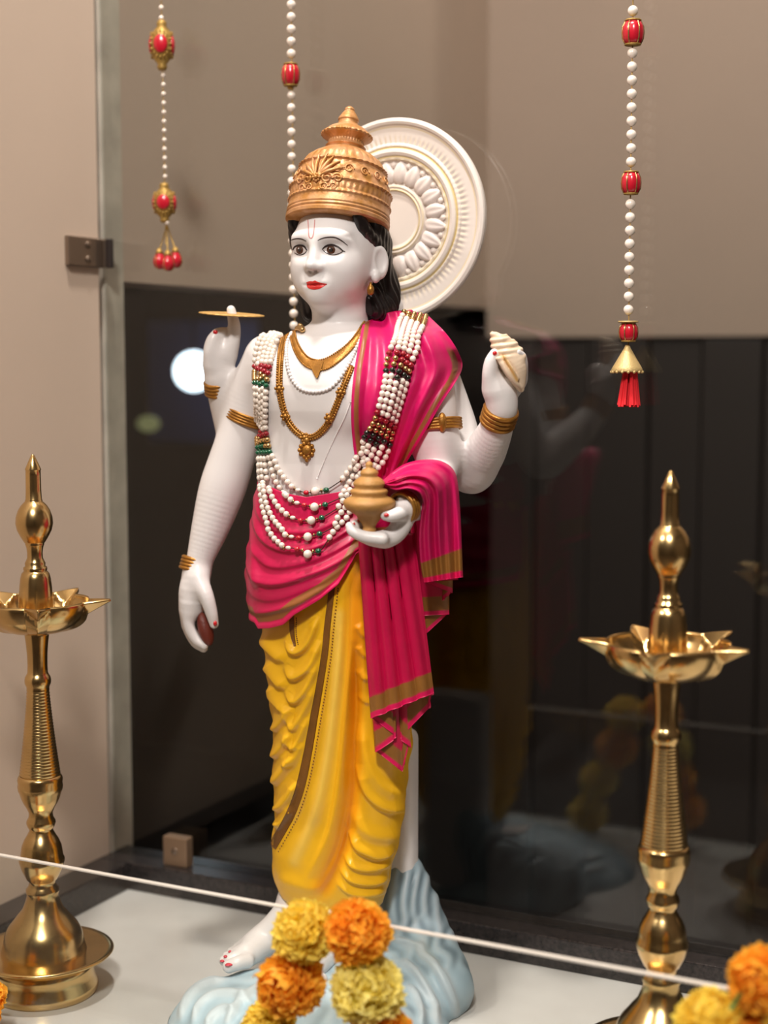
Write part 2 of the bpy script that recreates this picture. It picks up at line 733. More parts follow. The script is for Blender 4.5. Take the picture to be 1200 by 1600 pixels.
M_BEADGOLD = mat('gold_bead', (0.62, 0.40, 0.17, 1), 0.25, 0.9)
M_BEADRED = mat('ruby_bead', srgb(150, 24, 36), 0.15, coat=0.5)
M_BEADGREEN = mat('green_bead', srgb(18, 84, 56), 0.15, coat=0.5)
M_BEADDARK = mat('dark_green_bead', srgb(30, 34, 26), 0.2, coat=0.4)
M_WIRE = mat('dark_wire', srgb(70, 56, 48), 0.35, 0.6)
M_ROCK = mat('painted_wave_rock', (1, 1, 1, 1), 0.45, vcol=True, var=0.1, vscale=40)
M_PINKBEAD = mat('pink_red_bead', srgb(188, 24, 44), 0.25, coat=0.5)
M_CREAM = mat('cream_gold_bead', srgb(206, 178, 120), 0.35, 0.3, bump=0.3, bscale=900)
M_STRAW = mat('aged_gold_setting', srgb(176, 142, 74), 0.4, 0.5, bump=0.3, bscale=700)
M_TASSEL = mat('red_thread', srgb(206, 16, 30), 0.8)
M_STEEL = mat('brushed_steel', srgb(150, 134, 120), 0.3, 0.9, bump=0.05)
M_PETAL = mat('marigold_petal', (1, 1, 1, 1), 0.6, vcol=True, sss=0.0)
_nt = M_PETAL.node_tree                           # thin petals let some light through
_tr = _nt.nodes.new('ShaderNodeBsdfTranslucent')
_mx = _nt.nodes.new('ShaderNodeMixShader')
_mx.inputs[0].default_value = 0.45
_at = [n for n in _nt.nodes if n.type == 'ATTRIBUTE'][0]
_nt.links.new(_at.outputs['Color'], _tr.inputs['Color'])
_nt.links.new(_nt.nodes['Principled BSDF'].outputs[0], _mx.inputs[1])
_nt.links.new(_tr.outputs[0], _mx.inputs[2])
_nt.links.new(_mx.outputs[0], _nt.nodes['Material Output'].inputs['Surface'])
M_LEAF = mat('green_stem', srgb(70, 110, 40), 0.6)
M_GLASS = glass_mat('back_glass', (0.92, 0.94, 0.93, 1), 0.004)
M_GLASS2 = glass_mat('front_glass', (0.97, 0.985, 0.975, 1), 0.0)
M_EDGE = mat('glass_edge', srgb(222, 216, 206), 0.2, spec=0.8)

# ------------------------------------------------------------------ setting
XL, YB, YG, YF = -0.376, 0.117, 0.142, -0.235     # left wall, rear kerb face, rear pane, front pane
TOPZ = 2.62


def struct(o):
    o['kind'] = 'structure'
    return o


struct(box('platform', (XL - 0.03, -0.30, -0.80), (1.25, 0.17, 0.0), M_FLOOR))
struct(box('floor', (-2.6, -3.4, -0.90), (2.6, 2.2, -0.80), M_HALLFLOOR))
struct(box('ceiling', (-2.6, -3.4, TOPZ), (2.6, 2.2, TOPZ + 0.06), M_CEIL))
# left wall: from the hall to the rear pane, then on beyond it with a dark doorway in it
o0 = Px(205, 900, XL)[1]
o1 = Px(757, 500, XL)[1]
zt = Px(200, 440, XL)[2]
YFAR = o1 + 0.02
struct(box('wall_left', (XL - 0.05, -0.75, -0.80), (XL, YG - 0.006, TOPZ), M_WALL))
wl = struct(box('wall_left_rear', (XL - 0.08, YG + 0.012, -0.80), (XL - 0.004, o0, TOPZ), M_JAMB))
struct(box('wall_left_lintel', (XL - 0.08, o0, zt), (XL - 0.004, YFAR, TOPZ), M_WALL2))
# far wall: beige above, dark timber below
zf = Py(1000, 526, YFAR)[2]
struct(box('wall_back', (XL - 0.004, YFAR, zf), (2.6, YFAR + 0.08, TOPZ), M_WALL3))
dado = struct(box('wall_back_lower', (XL - 0.004, YFAR + 0.03, -0.80), (2.6, YFAR + 0.08, zf), M_DARK))
xx = XL
k = 0
while xx < 1.3:                                    # dark upright boards of the lower wall
    wdt = 0.085 + 0.03 * ((k * 7) % 5) / 5
    box('board', (xx + 0.003, YFAR + 0.004 + 0.006 * (k % 2), -0.80), (xx + wdt, YFAR + 0.032, zf - 0.004), M_DARK, dado, 0.003)
    xx += wdt
    k += 1
# dark room behind the doorway
struct(box('wall_dark_room', (-3.2, 0.0, -0.80), (-3.1, 3.4, TOPZ), M_DARK2))
struct(box('wall_dark_room_rear', (-3.2, 3.3, -0.80), (XL, 3.4, TOPZ), M_DARK2))
struct(box('wall_dark_room_front', (-3.2, 0.0, -0.80), (XL - 0.08, 0.05, TOPZ), M_DARK2))
struct(box('ceiling_dark_room', (-3.2, 0.0, TOPZ), (XL - 0.08, 3.4, TOPZ + 0.06), M_DARK2))
struct(box('floor_dark_room', (-3.2, 0.0, -0.90), (XL - 0.08, 3.4, -0.80), M_DARK2))
# hall around the camera
struct(box('wall_front', (-2.6, -3.5, -0.80), (2.6, -3.4, TOPZ), M_HALL))
struct(box('wall_right', (2.6, -3.4, -0.80), (2.7, 2.2, TOPZ), M_HALL))
struct(box('wall_hall_left', (-2.7, -3.4, -0.80), (-2.6, -0.75, TOPZ), M_HALL))
struct(box('wall_hall_return', (-2.6, -0.80, -0.80), (XL, -0.75, TOPZ), M_HALL))

# granite kerbs
ZK = 0.032
struct(box('baseboard_left', (XL, -0.30, 0.0), (-0.336, YB, ZK), M_GRANITE, None, 0.0015))
struct(box('baseboard_back', (XL, YB, 0.0), (1.25, 0.170, ZK), M_GRANITE, None, 0.0015))

# rear pane
struct(box('window_1', (XL + 0.002, YG, ZK), (1.25, YG + 0.008, 1.9), M_GLASS))

# low front pane with its bright polished edge
ZFRONT = 0.163
fp = thing('glass_barrier', 'low clear glass panel with a bright polished top edge in front of the statue', 'barrier', (0.4, YF, 0))
box('pane', (XL + 0.001, YF - 0.0024, 0.0), (1.2, YF + 0.0024, ZFRONT - 0.0012), M_GLASS2, fp)
box('polished_edge', (XL + 0.001, YF - 0.0024, ZFRONT - 0.0012), (1.2, YF + 0.0024, ZFRONT), M_EDGE, fp)

# clamps on the rear pane
zc1, zc0 = Py(140, 375, YG)[2], Py(140, 420, YG)[2]
yc0 = Px(101, 397, XL)[1]
xc1 = Py(178, 397, YG)[0]
cl = thing('glass_clamp', 'square steel corner clamp joining the left wall and the rear glass', 'clamp', (XL, YG, zc0))
box('wall_plate', (XL, yc0, zc0), (XL + 0.006, YG - 0.001, zc1), M_STEEL, cl, 0.001)
box('glass_plate', (XL + 0.0065, YG - 0.007, zc0), (xc1 - 0.007, YG, zc1), M_STEEL, cl, 0.001)
box('edge_strip', (xc1 - 0.0065, YG - 0.0065, zc0), (xc1, YG, zc1), M_DARK, cl, 0.001)
for zz in (zc0 + 0.008, zc1 - 0.008):
    ellipsoid('screw', (XL + 0.007, (yc0 + YG) / 2, zz), (0.0015, 0.004, 0.004), M_STEEL, cl)
q0, q1 = Py(266, 1372, YG), Py(302, 1330, YG)
fc = thing('floor_clamp', 'small square tan steel clamp at the foot of the rear glass', 'clamp', (q0[0], YG, ZK))
box('plate', (q0[0], YG - 0.014, ZK), (q1[0], YG, ZK + 0.034), mat('tan_steel', srgb(150, 124, 100), 0.4, 0.6), fc, 0.0015)
ellipsoid('screw', ((q0[0] + q1[0]) / 2, YG - 0.0145, ZK + 0.018), (0.004, 0.001, 0.004), M_STEEL, fc)

# lamps glowing in the dark room
gl = thing('globe_lamp', 'round white globe lamp glowing in the dark doorway', 'lamp', Pd(303, 580, 1.75))
ellipsoid('globe', Pd(303, 580, 1.75), 0.040, emit_mat('cool_glow', (0.75, 0.88, 1.0, 1), 5.0), gl)
pg = Pd(303, 580, 1.75)
tube('rod', [pg + UP * 0.039, (pg[0], pg[1], TOPZ)], 0.003, M_DARK, gl)
pl_ = Pd(303, 590, 1.9)
M_BLUE = mat('blue_haze_panel', srgb(48, 66, 112), 0.5)  # panel is added: its blue stands in for the haze round the globe
bp_ = thing('blue_haze_panel', 'added dim blue panel standing in for the blue haze round the globe lamp', 'panel', Pd(310, 600, 1.95))
box('haze_sheet', Pd(310, 600, 1.95) - np.array([0.13, 0.01, 0.13]), Pd(310, 600, 1.95) + np.array([0.16, 0.01, 0.14]), M_BLUE, bp_, 0.004)
tube('added_hanger', [Pd(310, 600, 1.95) + UP * 0.13, tuple(Pd(310, 600, 1.95)[:2]) + (TOPZ,)], 0.003, M_DARK, bp_)
pw = Pd(232, 662, 1.5)
yl = thing('small_lamp', 'small dim yellow lamp low in the dark doorway, under the globe lamp', 'lamp', pw)
ellipsoid('shade', pw, (0.022, 0.022, 0.016), emit_mat('dim_yellow', (0.6, 0.62, 0.28, 1), 0.22), yl)
tube('rod', [pw + UP * 0.015, (pw[0], pw[1], TOPZ)], 0.002, M_DARK, yl)


# ------------------------------------------------------------------ brass lamps
def brass_lamp(cx, depth, label, spout0):
    D = AX0 + depth - AX0
    base = Pd(cx, 1500, depth)
    base[2] = 0
    fz = lambda py, ref: float((CAM + rays(1035, py) * 1.213)[2]) if ref == 'r' else float((CAM + rays(70, py) * 1.424)[2])

    def rr(rpx, py, ref):
        dist = 1.213 if ref == 'r' else 1.424
        v = (py - 800) / FPX
        return rpx / FPX * dist / (_c - v * _s)
    t = thing('oil_lamp', label, 'oil lamp', base, 'brass oil lamps')
    low = [(81, 1547), (83, 1541), (82, 1534), (77, 1524), (76, 1512), (78, 1500)]
    prof = [(rr(r, y, 'l'), max(0.0, fz(y, 'l'))) for r, y in low]
    prof[0] = (prof[0][0], 0.0)
    # make the foot at least as high as the tray
    lathe('foot', prof, M_BRASS, t, base, 64)
    zt = fz(1487, 'l')
    R = rr(108, 1485, 'l')
    lathe('drip_tray', [(0.02, zt - 0.004), (R * 0.7, zt - 0.003), (R * 0.97, zt - 0.001), (R, zt + 0.001), (R * 0.985, zt + 0.0025), (R * 0.9, zt + 0.0015), (0.02, zt + 0.001)], M_BRASS, t, base, 72)
    bell = [(66, 1492), (67, 1488), (64.5, 1480), (62, 1470), (60, 1459), (57, 1452), (53, 1445), (46, 1437), (39, 1428), (32, 1420), (27, 1408), (24, 1397), (25.5, 1393), (25.5, 1388), (22, 1384), (20, 1376)]
    prof = [(rr(r, y, 'l'), fz(y, 'l')) for r, y in bell]
    ztop = prof[-1][1]
    stem = [(28, 1508), (37, 1490), (39.5, 1481), (41, 1477), (41, 1472), (38.5, 1467), (37.5, 1459), (36, 1449), (31, 1437), (27, 1431), (22, 1422), (21, 1418), (24, 1414), (26.5, 1407), (26, 1403), (22, 1396), (21.5, 1388), (26, 1378), (31, 1370), (35, 1361), (38, 1351), (40, 1347), (41, 1340), (40, 1334), (41, 1328), (40, 1324), (37.5, 1320)]
    sp = [(20, 1532)] + stem
    prof += [(rr(r, y, 'r'), fz(y, 'r')) for r, y in sp if fz(y, 'r') > ztop]
    lathe('pedestal', prof, M_BRASS, t, base, 64)
    # ribbed tapering column
    rib = []
    n = 28
    for i in range(n):
        f0 = i / n
        yy = 1319 - (1319 - 1163) * f0
        r0 = 20.5 + (37 - 20.5) * (1 - f0) ** 1.25
        for dy, dr in ((0, -1.2), (1.3, -0.2), (2.6, 0.0), (3.9, -0.2)):
            rib.append((r0 + dr, yy - dy))
    col_ = [(37, 1321)] + rib + [(20.5, 1161), (21.5, 1158), (23.5, 1154), (24, 1148), (23, 1142), (20.5, 1138), (18.5, 1134), (18, 1120), (18.5, 1100), (20, 1082), (22, 1066), (22, 1058)]
    lathe('column', [(rr(r, y, 'r'), fz(y, 'r')) for r, y in col_], M_BRASS, t, base, 64)
    # five-spouted dish
    zr = fz(1006, 'r')
    zb = fz(1062, 'r')
    R0 = rr(99, 1005, 'r')
    na, nr = 360, 40
    a = np.linspace(0, 2 * np.pi, na, endpoint=False)
    dphi = ((a - spout0 + np.pi / 5) % (2 * np.pi / 5)) - np.pi / 5
    half = 0.235
    sh = np.clip(1 - np.abs(dphi) / half, 0, 1)
    lobe = 0.5 + 0.5 * np.cos(dphi * 5 + np.pi)
    Rc = R0 * (0.965 + 0.035 * lobe)
    Rr = Rc + R0 * 0.46 * sh
    rad = np.concatenate([np.linspace(0.02, 0.93, 26)[:, None] * Rc[None], Rc[None] * 0.97 + (Rr - Rc * 0.97)[None] * np.linspace(0, 1, nr - 26)[:, None]])
    f = np.clip((rad - Rc) / (R0 * 0.46), 0, 1)
    u0 = np.clip(rad / Rc, 0, 1)
    prof_h = 1 - np.sqrt(np.maximum(0, 1 - u0 ** 2.8))
    rimz = zr - 0.011 * sh
    vee = np.clip(1 - np.abs(dphi)[None] / (half * np.maximum(1 - f, 1e-3)), 0, 1)
    hh = np.where(rad < Rc, zb + (rimz - zb)[None] * prof_h, zr - 0.011 * (1 - f) * vee + 0.002 * f)
    G = np.stack([rad * np.cos(a), rad * np.sin(a), hh], -1)
    inner = G.copy()
    inner[..., 2] += 0.0022
    inner[..., :2] *= 0.985
    Gall = np.concatenate([G, inner[::-1]]) + base * [1, 1, 0]
    V = Gall.reshape(-1, 3)
    mesh_np('dish', V, [grid_faces(2 * nr, na, cv=True)], M_BRASS, t)
    # finial
    fin = [(31.5, 1060), (31.6, 1025), (31, 1005), (29.5, 980), (27.5, 962), (25, 953), (21.8, 949.5), (20.5, 948.5), (21.5, 946.5), (21.5, 942), (18.2, 940), (18.7, 934), (17, 931), (14.3, 925), (14, 916), (15, 907), (16.5, 902), (17.5, 900.2), (16.8, 898.8), (20, 895), (26, 885), (31.5, 874), (34, 862), (33, 850), (29, 838), (23.5, 829), (18.5, 824), (16.8, 822.3), (15.8, 821.8), (16, 820), (14.8, 818), (14, 800), (13.8, 775), (13.7, 765), (14.6, 764.2), (14.6, 763), (8, 748), (3.2, 737.5), (1.2, 735.3), (0, 735)]
    lathe('finial', [(rr(r, y, 'r'), fz(y, 'r')) for r, y in fin], M_BRASS, t, base, 56)
    return t


lamp1 = brass_lamp(69, 1.424 - AX0, 'brass oil lamp standing by the beige wall, left of the statue', YAW + math.radians(-4))
lamp2 = brass_lamp(1034, 1.213 - AX0, 'brass oil lamp standing before the dark glass, right of the statue', YAW + math.radians(176))

# ------------------------------------------------------------------ statue
ST = thing('statue', 'painted four-armed marble statue with gold crown, pink sash and yellow dhoti on a wave base', 'statue', (0, 0, 0))
MM = AX0 / FPX                                    # metres per photo pixel at the statue axis


def pr(x, y, yp, rpx):
    return (Py(x, y, yp), rpx * MM)


def pdp(x, y, dd, rpx):
    return (Pd(x, y, dd), rpx * MM)


def slices(F, rows, k=0.012, ratio=0.72, dy=0.0):
    """stacked elliptical sections from the outline: rows of (py, left px, right px[, depth ratio[, y shift]])"""
    Z, CX, CY, A, B = [], [], [], [], []
    for r in rows:
        py, l, rr_ = r[:3]
        q = r[3] if len(r) > 3 else ratio
        ys = r[4] if len(r) > 4 else dy
        pl, pr_ = Pd(l, py, 0), Pd(rr_, py, 0)
        c = (pl + pr_) / 2
        hw = np.linalg.norm(pr_ - pl) / 2
        a = hw / math.sqrt(_cy2 + q * q * _sy2)
        # keep the outline centre: a shift along y moves it sideways by sin(yaw)
        lat = (c - np.array([CAM[0], CAM[1], 0])) @ LAT
        base = np.array([CAM[0], CAM[1]]) + FWD[:2] * AX0 + LAT[:2] * lat
        Z.append(c[2])
        CX.append(base[0] - ys * _ty)
        CY.append(base[1] + ys)
        A.append(a)
        B.append(a * q)
    Z = np.array(Z)
    o = np.argsort(Z)
    Z, CX, CY, A, B = [np.array(t)[o] for t in (Z, CX, CY, A, B)]

    def fn(p):
        z = p[:, 2]
        cx, cy = np.interp(z, Z, CX), np.interp(z, Z, CY)
        a, b = np.interp(z, Z, A), np.interp(z, Z, B)
        q = np.sqrt(((p[:, 0] - cx) / a) ** 2 + ((p[:, 1] - cy) / b) ** 2)
        g = np.sqrt((((p[:, 0] - cx) / a ** 2) ** 2 + ((p[:, 1] - cy) / b ** 2) ** 2)) / np.maximum(q, 1e-6)
        d = (q - 1) / np.maximum(g, 1e-6) * 0.95
        return np.maximum(d, np.maximum(z - Z[-1], Z[0] - z))
    R = max(A.max(), B.max())
    F.add(fn, (CX.min() - R, CY.min() - R, Z[0]), (CX.max() + R, CY.max() + R, Z[-1]), k)
    return Z, CX, CY, A, B


_cy2, _sy2, _ty = math.cos(YAW) ** 2, math.sin(YAW) ** 2, math.tan(YAW)

BODY = Field()
TR = [(499, 500, 552, .9, .010), (507, 482, 578, .85, .008), (515, 464, 598, .75, .005), (527, 444, 622, .66), (545, 420, 650, .60), (570, 408, 672, .60, -.003), (600, 402, 676, .62, -.005),
      (640, 403, 664, .64, -.006), (680, 405, 645, .64, -.006), (720, 408, 628, .64, -.005), (755, 408, 618, .66, -.004), (800, 404, 618, .68), (850, 400, 624, .7), (900, 398, 628, .72)]
slices(BODY, TR)
# chest, belly, collar bones
BODY.ell(Py(452, 607, -.040), (.033, .014, .026), .02)
BODY.ell(Py(540, 620, -.046), (.034, .014, .026), .02)
BODY.ell(Py(480, 735, -.036), (.050, .012, .035), .02)
# neck
BODY.cone((0, .005, .665), (0, .006, .60), .0255, .0275, .010)
BODY.cone((0.0, .012, .60), (0.0, .008, .585), .030, .045, .02)
# head
EYZ = .7045
BODY.ell((0, .004, .708), (.0405, .0455, .050), .006)
BODY.ell((0, -.008, .692), (.0318, .0362, .0405), .014)
BODY.ell((0, -.0335, .6625), (.0122, .0110, .0110), .014)
BODY.ell((0, -.010, .670), (.0245, .023, .017), .014)
for s in (-1, 1):
    BODY.ell((s * .0188, -.0225, .6835), (.0122, .0130, .0165), .016)
    BODY.ell((s * .0145, -.0345, .7140), (.011, .0055, .0036), .014)
    BODY.ell((s * .0160, -.0490, .7025), (.0115, .0110, .0066), .009, 's')
    BODY.ell((s * .0165, -.0300, .7022), (.0105, .0092, .0068), .002)
# nose
BODY.cone((0, -.0385, .7125), (0, -.0480, .6890), .0032, .0044, .006)
BODY.ell((0, -.0492, .6880), (.0046, .0044, .0042), .004)
for s in (-1, 1):
    BODY.ell((s * .0056, -.0440, .6870), (.0038, .0048, .0036), .004)
    BODY.ell((s * .0030, -.0460, .6832), (.0014, .0022, .0014), .0015, 's')
# mouth
BODY.ell((0, -.0375, .6715), (.0120, .0055, .0085), .008)
BODY.ell((0, -.0412, .6733), (.0100, .0036, .0022), .003)
BODY.ell((0, -.0405, .6688), (.0085, .0042, .0026), .003)
BODY.ell((0, -.0460, .6711), (.0110, .0032, .0005), .0018, 's')
# ears
for s in (-1, 1):
    M = np.array(Matrix.Rotation(-s * .62, 3, 'Z'))
    BODY.ell((s * .0425, .0040, .6925), (.0036, .0092, .0156), .003, 'u', M)
    BODY.ell((s * .0452, .0025, .6945), (.0030, .0058, .0105), .002, 's', M)
    BODY.ell((s * .0408, -.001, .6790), (.0038, .0048, .0056), .003)

# arm A: lower right arm of the figure, hanging
BODY.chain([pr(418, 560, .004, 38), pr(396, 610, .006, 37), pr(380, 660, .004, 34), pr(363, 715, .0, 36.5), pr(347, 765, -.006, 37.5), pr(330, 820, -.014, 31), pr(315, 866, -.022, 23), pr(308, 892, -.026, 21)], .012, .02)
dA = dep(Py(305, 900, -.027))
BODY.chain([pdp(308, 892, dA, 20), pdp(302, 922, dA - .004, 23), pdp(299, 950, dA - .003, 20)], .006)
BODY.chain([pdp(307, 900, dA + .008, 19), pdp(301, 925, dA + .012, 22), pdp(299, 952, dA + .014, 19)], .008)
for i in range(4):
    e = [0, 4, 2, -8][i]
    dd = dA - .010 + .0088 * i
    BODY.chain([pdp(295, 945, dd, 10.5), pdp(295 - i, 976, dd, 9.3), pdp(305 - i, 998 + e, dd, 8.3), pdp(319 - i, 1009 + e, dd - .001, 6.8)], .0012, .006)
BODY.chain([pdp(311, 905, dA - .010, 14), pdp(322, 930, dA - .018, 12), pdp(330, 956, dA - .019, 10), pdp(334.5, 975, dA - .018, 7.5)], .003, .008)

# arm B: upper right arm of the figure, raised with the discus
BODY.chain([pr(410, 575, .038, 34), pr(398, 640, .046, 32), pr(384, 698, .038, 30), pr(367, 678, .026, 27), pr(352, 640, .012, 23), pr(342, 606, .0, 20), pr(341, 590, -.002, 20)], .010, .02)
dB = dep(Py(342, 590, -.002))
BODY.chain([pdp(341, 590, dB, 20), pdp(343, 568, dB, 23), pdp(348, 548, dB, 20), pdp(350, 536, dB + .003, 15)], .006)
BODY.chain([pdp(356, 552, dB - .003, 14), pdp(364, 532, dB - .005, 11.5), pdp(366, 510, dB - .005, 10), pdp(363, 494, dB - .004, 8.2), pdp(361, 484, dB - .004, 7)], .003, .008)
BODY.chain([pdp(331, 568, dB - .006, 13), pdp(329, 548, dB - .010, 11.5), pdp(332, 532, dB - .010, 10), pdp(338, 521, dB - .009, 7.5)], .003, .008)
for i in range(3):
    dd = dB - .001 + .0085 * i
    BODY.chain([pdp(352 - 3 * i, 545, dd, 9.5), pdp(354 - 4 * i, 524 + 2 * i, dd, 8.6), pdp(345 - 3 * i, 520 + 3 * i, dd - .004, 7.8), pdp(340 - 2 * i, 531 + 2 * i, dd - .004, 6.8)], .0012, .005)

# arm C: lower left arm of the figure, bent forward with the pot
BODY.chain([pr(660, 560, .004, 40), pr(674, 620, .006, 37), pr(680, 680, .003, 35), pr(682, 736, -.002, 31), pdp(668, 770, -.086, 29), pdp(651, 786, -.106, 25), pdp(638, 790, -.119, 19)], .012, .02)
BODY.chain([pdp(644, 788, -.114, 21), pdp(634, 796, -.121, 17.5), pdp(630, 813, -.123, 15.5), pdp(619, 832, -.125, 14.5), pdp(603, 842, -.127, 13.5), pdp(590, 843, -.128, 10.5)], .006)
for i in range(4):
    dd = -.114 - .0088 * i
    BODY.chain([pdp(606 - 3 * i, 842, dd, 9.5), pdp(583 - 4 * i, 845 - 2 * i, dd, 8.6), pdp(564 - 4 * i, 834 - i, dd, 7.8), pdp(569 - 7.5 * i, 813 + 3 * i, dd + .001, 6.2)], .0010, .005)
BODY.chain([pdp(632, 798, -.126, 13), pdp(625, 802, -.136, 10.5), pdp(613, 806, -.141, 9), pdp(602, 806, -.141, 6.8)], .002, .005)

# arm D: upper left arm of the figure, raised with the conch
BODY.chain([pr(684, 590, .050, 34), pr(709, 660, .056, 34), pr(733, 736, .050, 34), pr(754, 714, .036, 32), pr(770, 682, .020, 27.5), pr(782, 650, .008, 22), pr(785, 634, .004, 20)], .010, .02)
dD = dep(Py(786, 630, .003))
BODY.chain([pdp(785, 636, dD, 20.5), pdp(782, 612, dD, 25), pdp(779, 590, dD + .004, 21)], .006)
BODY.chain([pdp(770, 606, dD - .006, 14), pdp(766, 585, dD - .010, 12), pdp(768, 566, dD - .012, 10.5), pdp(773, 553, dD - .013, 8)], .003, .008)
for i in range(4):
    dd = dD + .012 - .006 * i
    yy = 11 * i
    BODY.chain([pdp(798, 618 - yy * .5, dD + .010, 9.5), pdp(812, 602 - yy * .75, dd + .006, 8.5), pdp(815, 592 - yy, dd - .001, 7.6), pdp(808, 584 - yy, dd - .007, 6.4)], .0012, .005)

V, Q = BODY.mesh(.00095)
body = mesh_np('body', V, Q, M_WHITE, ST)
body['label'] = 'white painted skin of the figure'
BODY_V, BODY_Q = V, Q


class Hit:
    """photo rays onto a set of meshes"""

    def __init__(self):
        self.V, self.F, self.n = [], [], 0

    def add(self, V, F):
        self.V.append(np.asarray(V))
        self.F.append(np.asarray(F) + self.n)
        self.n += len(V)
        self.bvh = None

    def build(self):
        self.bvh = BVHTree.FromPolygons(np.concatenate(self.V).tolist(), [tuple(t) for t in np.concatenate(self.F).tolist()])

    def at(self, px, py, off=0.0):
        px = np.asarray(px, float)
        R = rays(px, py).reshape(-1, 3)
        out = np.zeros((len(R), 3))
        last = None
        for i, r in enumerate(R):
            d = Vector(r).normalized()
            h, nrm, _, _ = self.bvh.ray_cast(Vector(CAM), d)
            if h is None:
                q = CAM + r * (AX0 if last is None else last)
                h, nrm, _, _ = self.bvh.find_nearest(Vector(q))
            if nrm.dot(d) > 0:
                nrm = -nrm
            last = float((np.array(h) - CAM) @ FWD)
            out[i] = np.array(h) + np.array(nrm) * off
        return out.reshape(px.shape + (3,))


HB = Hit()
HB.add(BODY_V, BODY_Q)
HB.build()


def smooth_grid(G, it, keep_edge=False):
    for _ in range(it):
        P = np.pad(G, ((1, 1), (1, 1), (0, 0)), mode='edge')
        S = (P[:-2, 1:-1] + P[2:, 1:-1] + P[1:-1, :-2] + P[1:-1, 2:]) / 4
        G = G * 0.4 + S * 0.6
    return G


def decal(name, outline, mt, off=.00025, n=26, host=None, holes=0):
    """painted patch: an outline in photo pixels laid onto the surface (rings from the centre)"""
    o = np.asarray(outline, float)
    c = o.mean(0)
    rings = 7
    V, F = [], []
    pts = [c[None]]
    for r in range(1, rings + 1):
        pts.append(c + (o - c) * r / rings)
    P = np.concatenate(pts)
    W = (host or HB).at(P[:, 0], P[:, 1], off)
    m = len(o)
    f4 = []
    j = np.arange(m)
    tri = np.stack([np.zeros(m, int), 1 + j, 1 + (j + 1) % m], -1)
    for r in range(rings - 1):
        a = 1 + r * m
        f4.append(np.stack([a + j, a + m + j, a + m + (j + 1) % m, a + (j + 1) % m], -1))
    f4 = np.concatenate(f4)
    fn = np.cross(W[tri[0][1]] - W[0], W[tri[0][2]] - W[0])
    if fn @ (CAM - W[0]) < 0:
        tri, f4 = tri[:, ::-1], f4[:, ::-1]
    return mesh_np(name, W, [f4, tri], mt, ST)


def outline(top, bot, n=24):
    a = spline(top, n)
    b = spline(bot, n)
    return np.concatenate([a, b[1:-1]])


def ribbon(name, pts, hw, mt, off=.0004, th=.0006, n=60, m=5, host=None, bulge=0.0, parent=None):
    """band along a photo path lying on the surface"""
    c = spline(pts, n)
    t = np.gradient(c, axis=0)
    t /= np.linalg.norm(t, axis=1, keepdims=True) + 1e-9
    nr = np.stack([-t[:, 1], t[:, 0]], 1)
    hw = np.interp(np.linspace(0, 1, n), np.linspace(0, 1, len(np.atleast_1d(hw))), np.atleast_1d(hw))
    s = np.linspace(-1, 1, m)
    P = c[:, None] + nr[:, None] * (hw[:, None] * s[None])[..., None]
    G = (host or HB).at(P[..., 0], P[..., 1], off)
    G = smooth_grid(G, 1)
    if bulge:
        N = grid_normals(G)
        N = np.where(((CAM - G) * N).sum(-1, keepdims=True) < 0, -N, N)
        G = G + N * (bulge * (1 - s ** 2))[None, :, None]
    return sheet(name, G, th, mt, parent or ST)


def path_on(pts, n, off, host=None, sm=2):
    c = spline(pts, n)
    G = (host or HB).at(c[:, 0], c[:, 1], off)
    for _ in range(sm):
        G[1:-1] = G[1:-1] * .5 + (G[:-2] + G[2:]) * .25
    return G


# ---- painted face
M_LIP = mat('lip_paint', srgb(214, 52, 48), 0.3, coat=0.3)
M_LIP2 = mat('lip_line', srgb(150, 22, 26), 0.4)
M_EYEW = mat('eye_white', srgb(200, 190, 187), 0.25, coat=0.5)
M_IRIS = mat('iris_brown', srgb(74, 44, 30), 0.2, coat=0.6)
M_PUPIL = mat('pupil_black', srgb(14, 10, 10), 0.15, coat=0.6)
M_LINE = mat('brow_line', srgb(58, 46, 44), 0.5)
M_LASH = mat('lash_line', srgb(44, 28, 26), 0.4)
M_TILAK = mat('tilak_red', srgb(206, 140, 140), 0.5)
z6 = lambda *p: [(430 + a / 6, 320 + b / 6) for a, b in p]


def disc(x, y, rx, ry, n=20):
    t = np.linspace(0, 2 * np.pi, n, endpoint=False)
    return np.stack([x + rx * np.cos(t), y + ry * np.sin(t)], 1)


# far eye and near eye
decal('eye_white', outline(z6((172, 425), (190, 395), (230, 383), (270, 392), (298, 428)), z6((298, 430), (270, 458), (225, 468), (190, 452), (172, 425))), M_EYEW)
decal('eye_white', outline(z6((440, 420), (475, 390), (530, 378), (585, 396), (632, 432)), z6((632, 434), (590, 458), (535, 468), (480, 450), (440, 420))), M_EYEW)
for x, y, rx in ((231, 422, 33), (524, 422, 40)):
    decal('iris', disc(430 + x / 6, 320 + y / 6, rx / 6, 40 / 6), M_IRIS, .0004)
    decal('pupil', disc(430 + x / 6, 320 + y / 6, rx / 12, 20 / 6), M_PUPIL, .00055)
    decal('eye_glint', disc(430 + (x - 8) / 6, 320 + (y - 12) / 6, 1.0, 1.1, 10), M_EYEW, .0007)
ribbon('eyelid_line', z6((166, 424), (188, 392), (230, 380), (272, 390), (300, 428)), [.9, 1.7, 1.7, .8], M_LASH, .0005, .0002)
ribbon('eyelid_line', z6((438, 420), (474, 388), (530, 376), (588, 396), (636, 432), (656, 438)), [.9, 1.8, 1.9, 1.5, .5], M_LASH, .0005, .0002)
ribbon('eyelid_line', z6((182, 448), (225, 470), (270, 460), (296, 434)), [.4, .7, .4], M_LASH, .0005, .0002)
ribbon('eyelid_line', z6((446, 426), (480, 452), (535, 470), (592, 460), (640, 434)), [.4, .7, .8, .4], M_LASH, .0005, .0002)
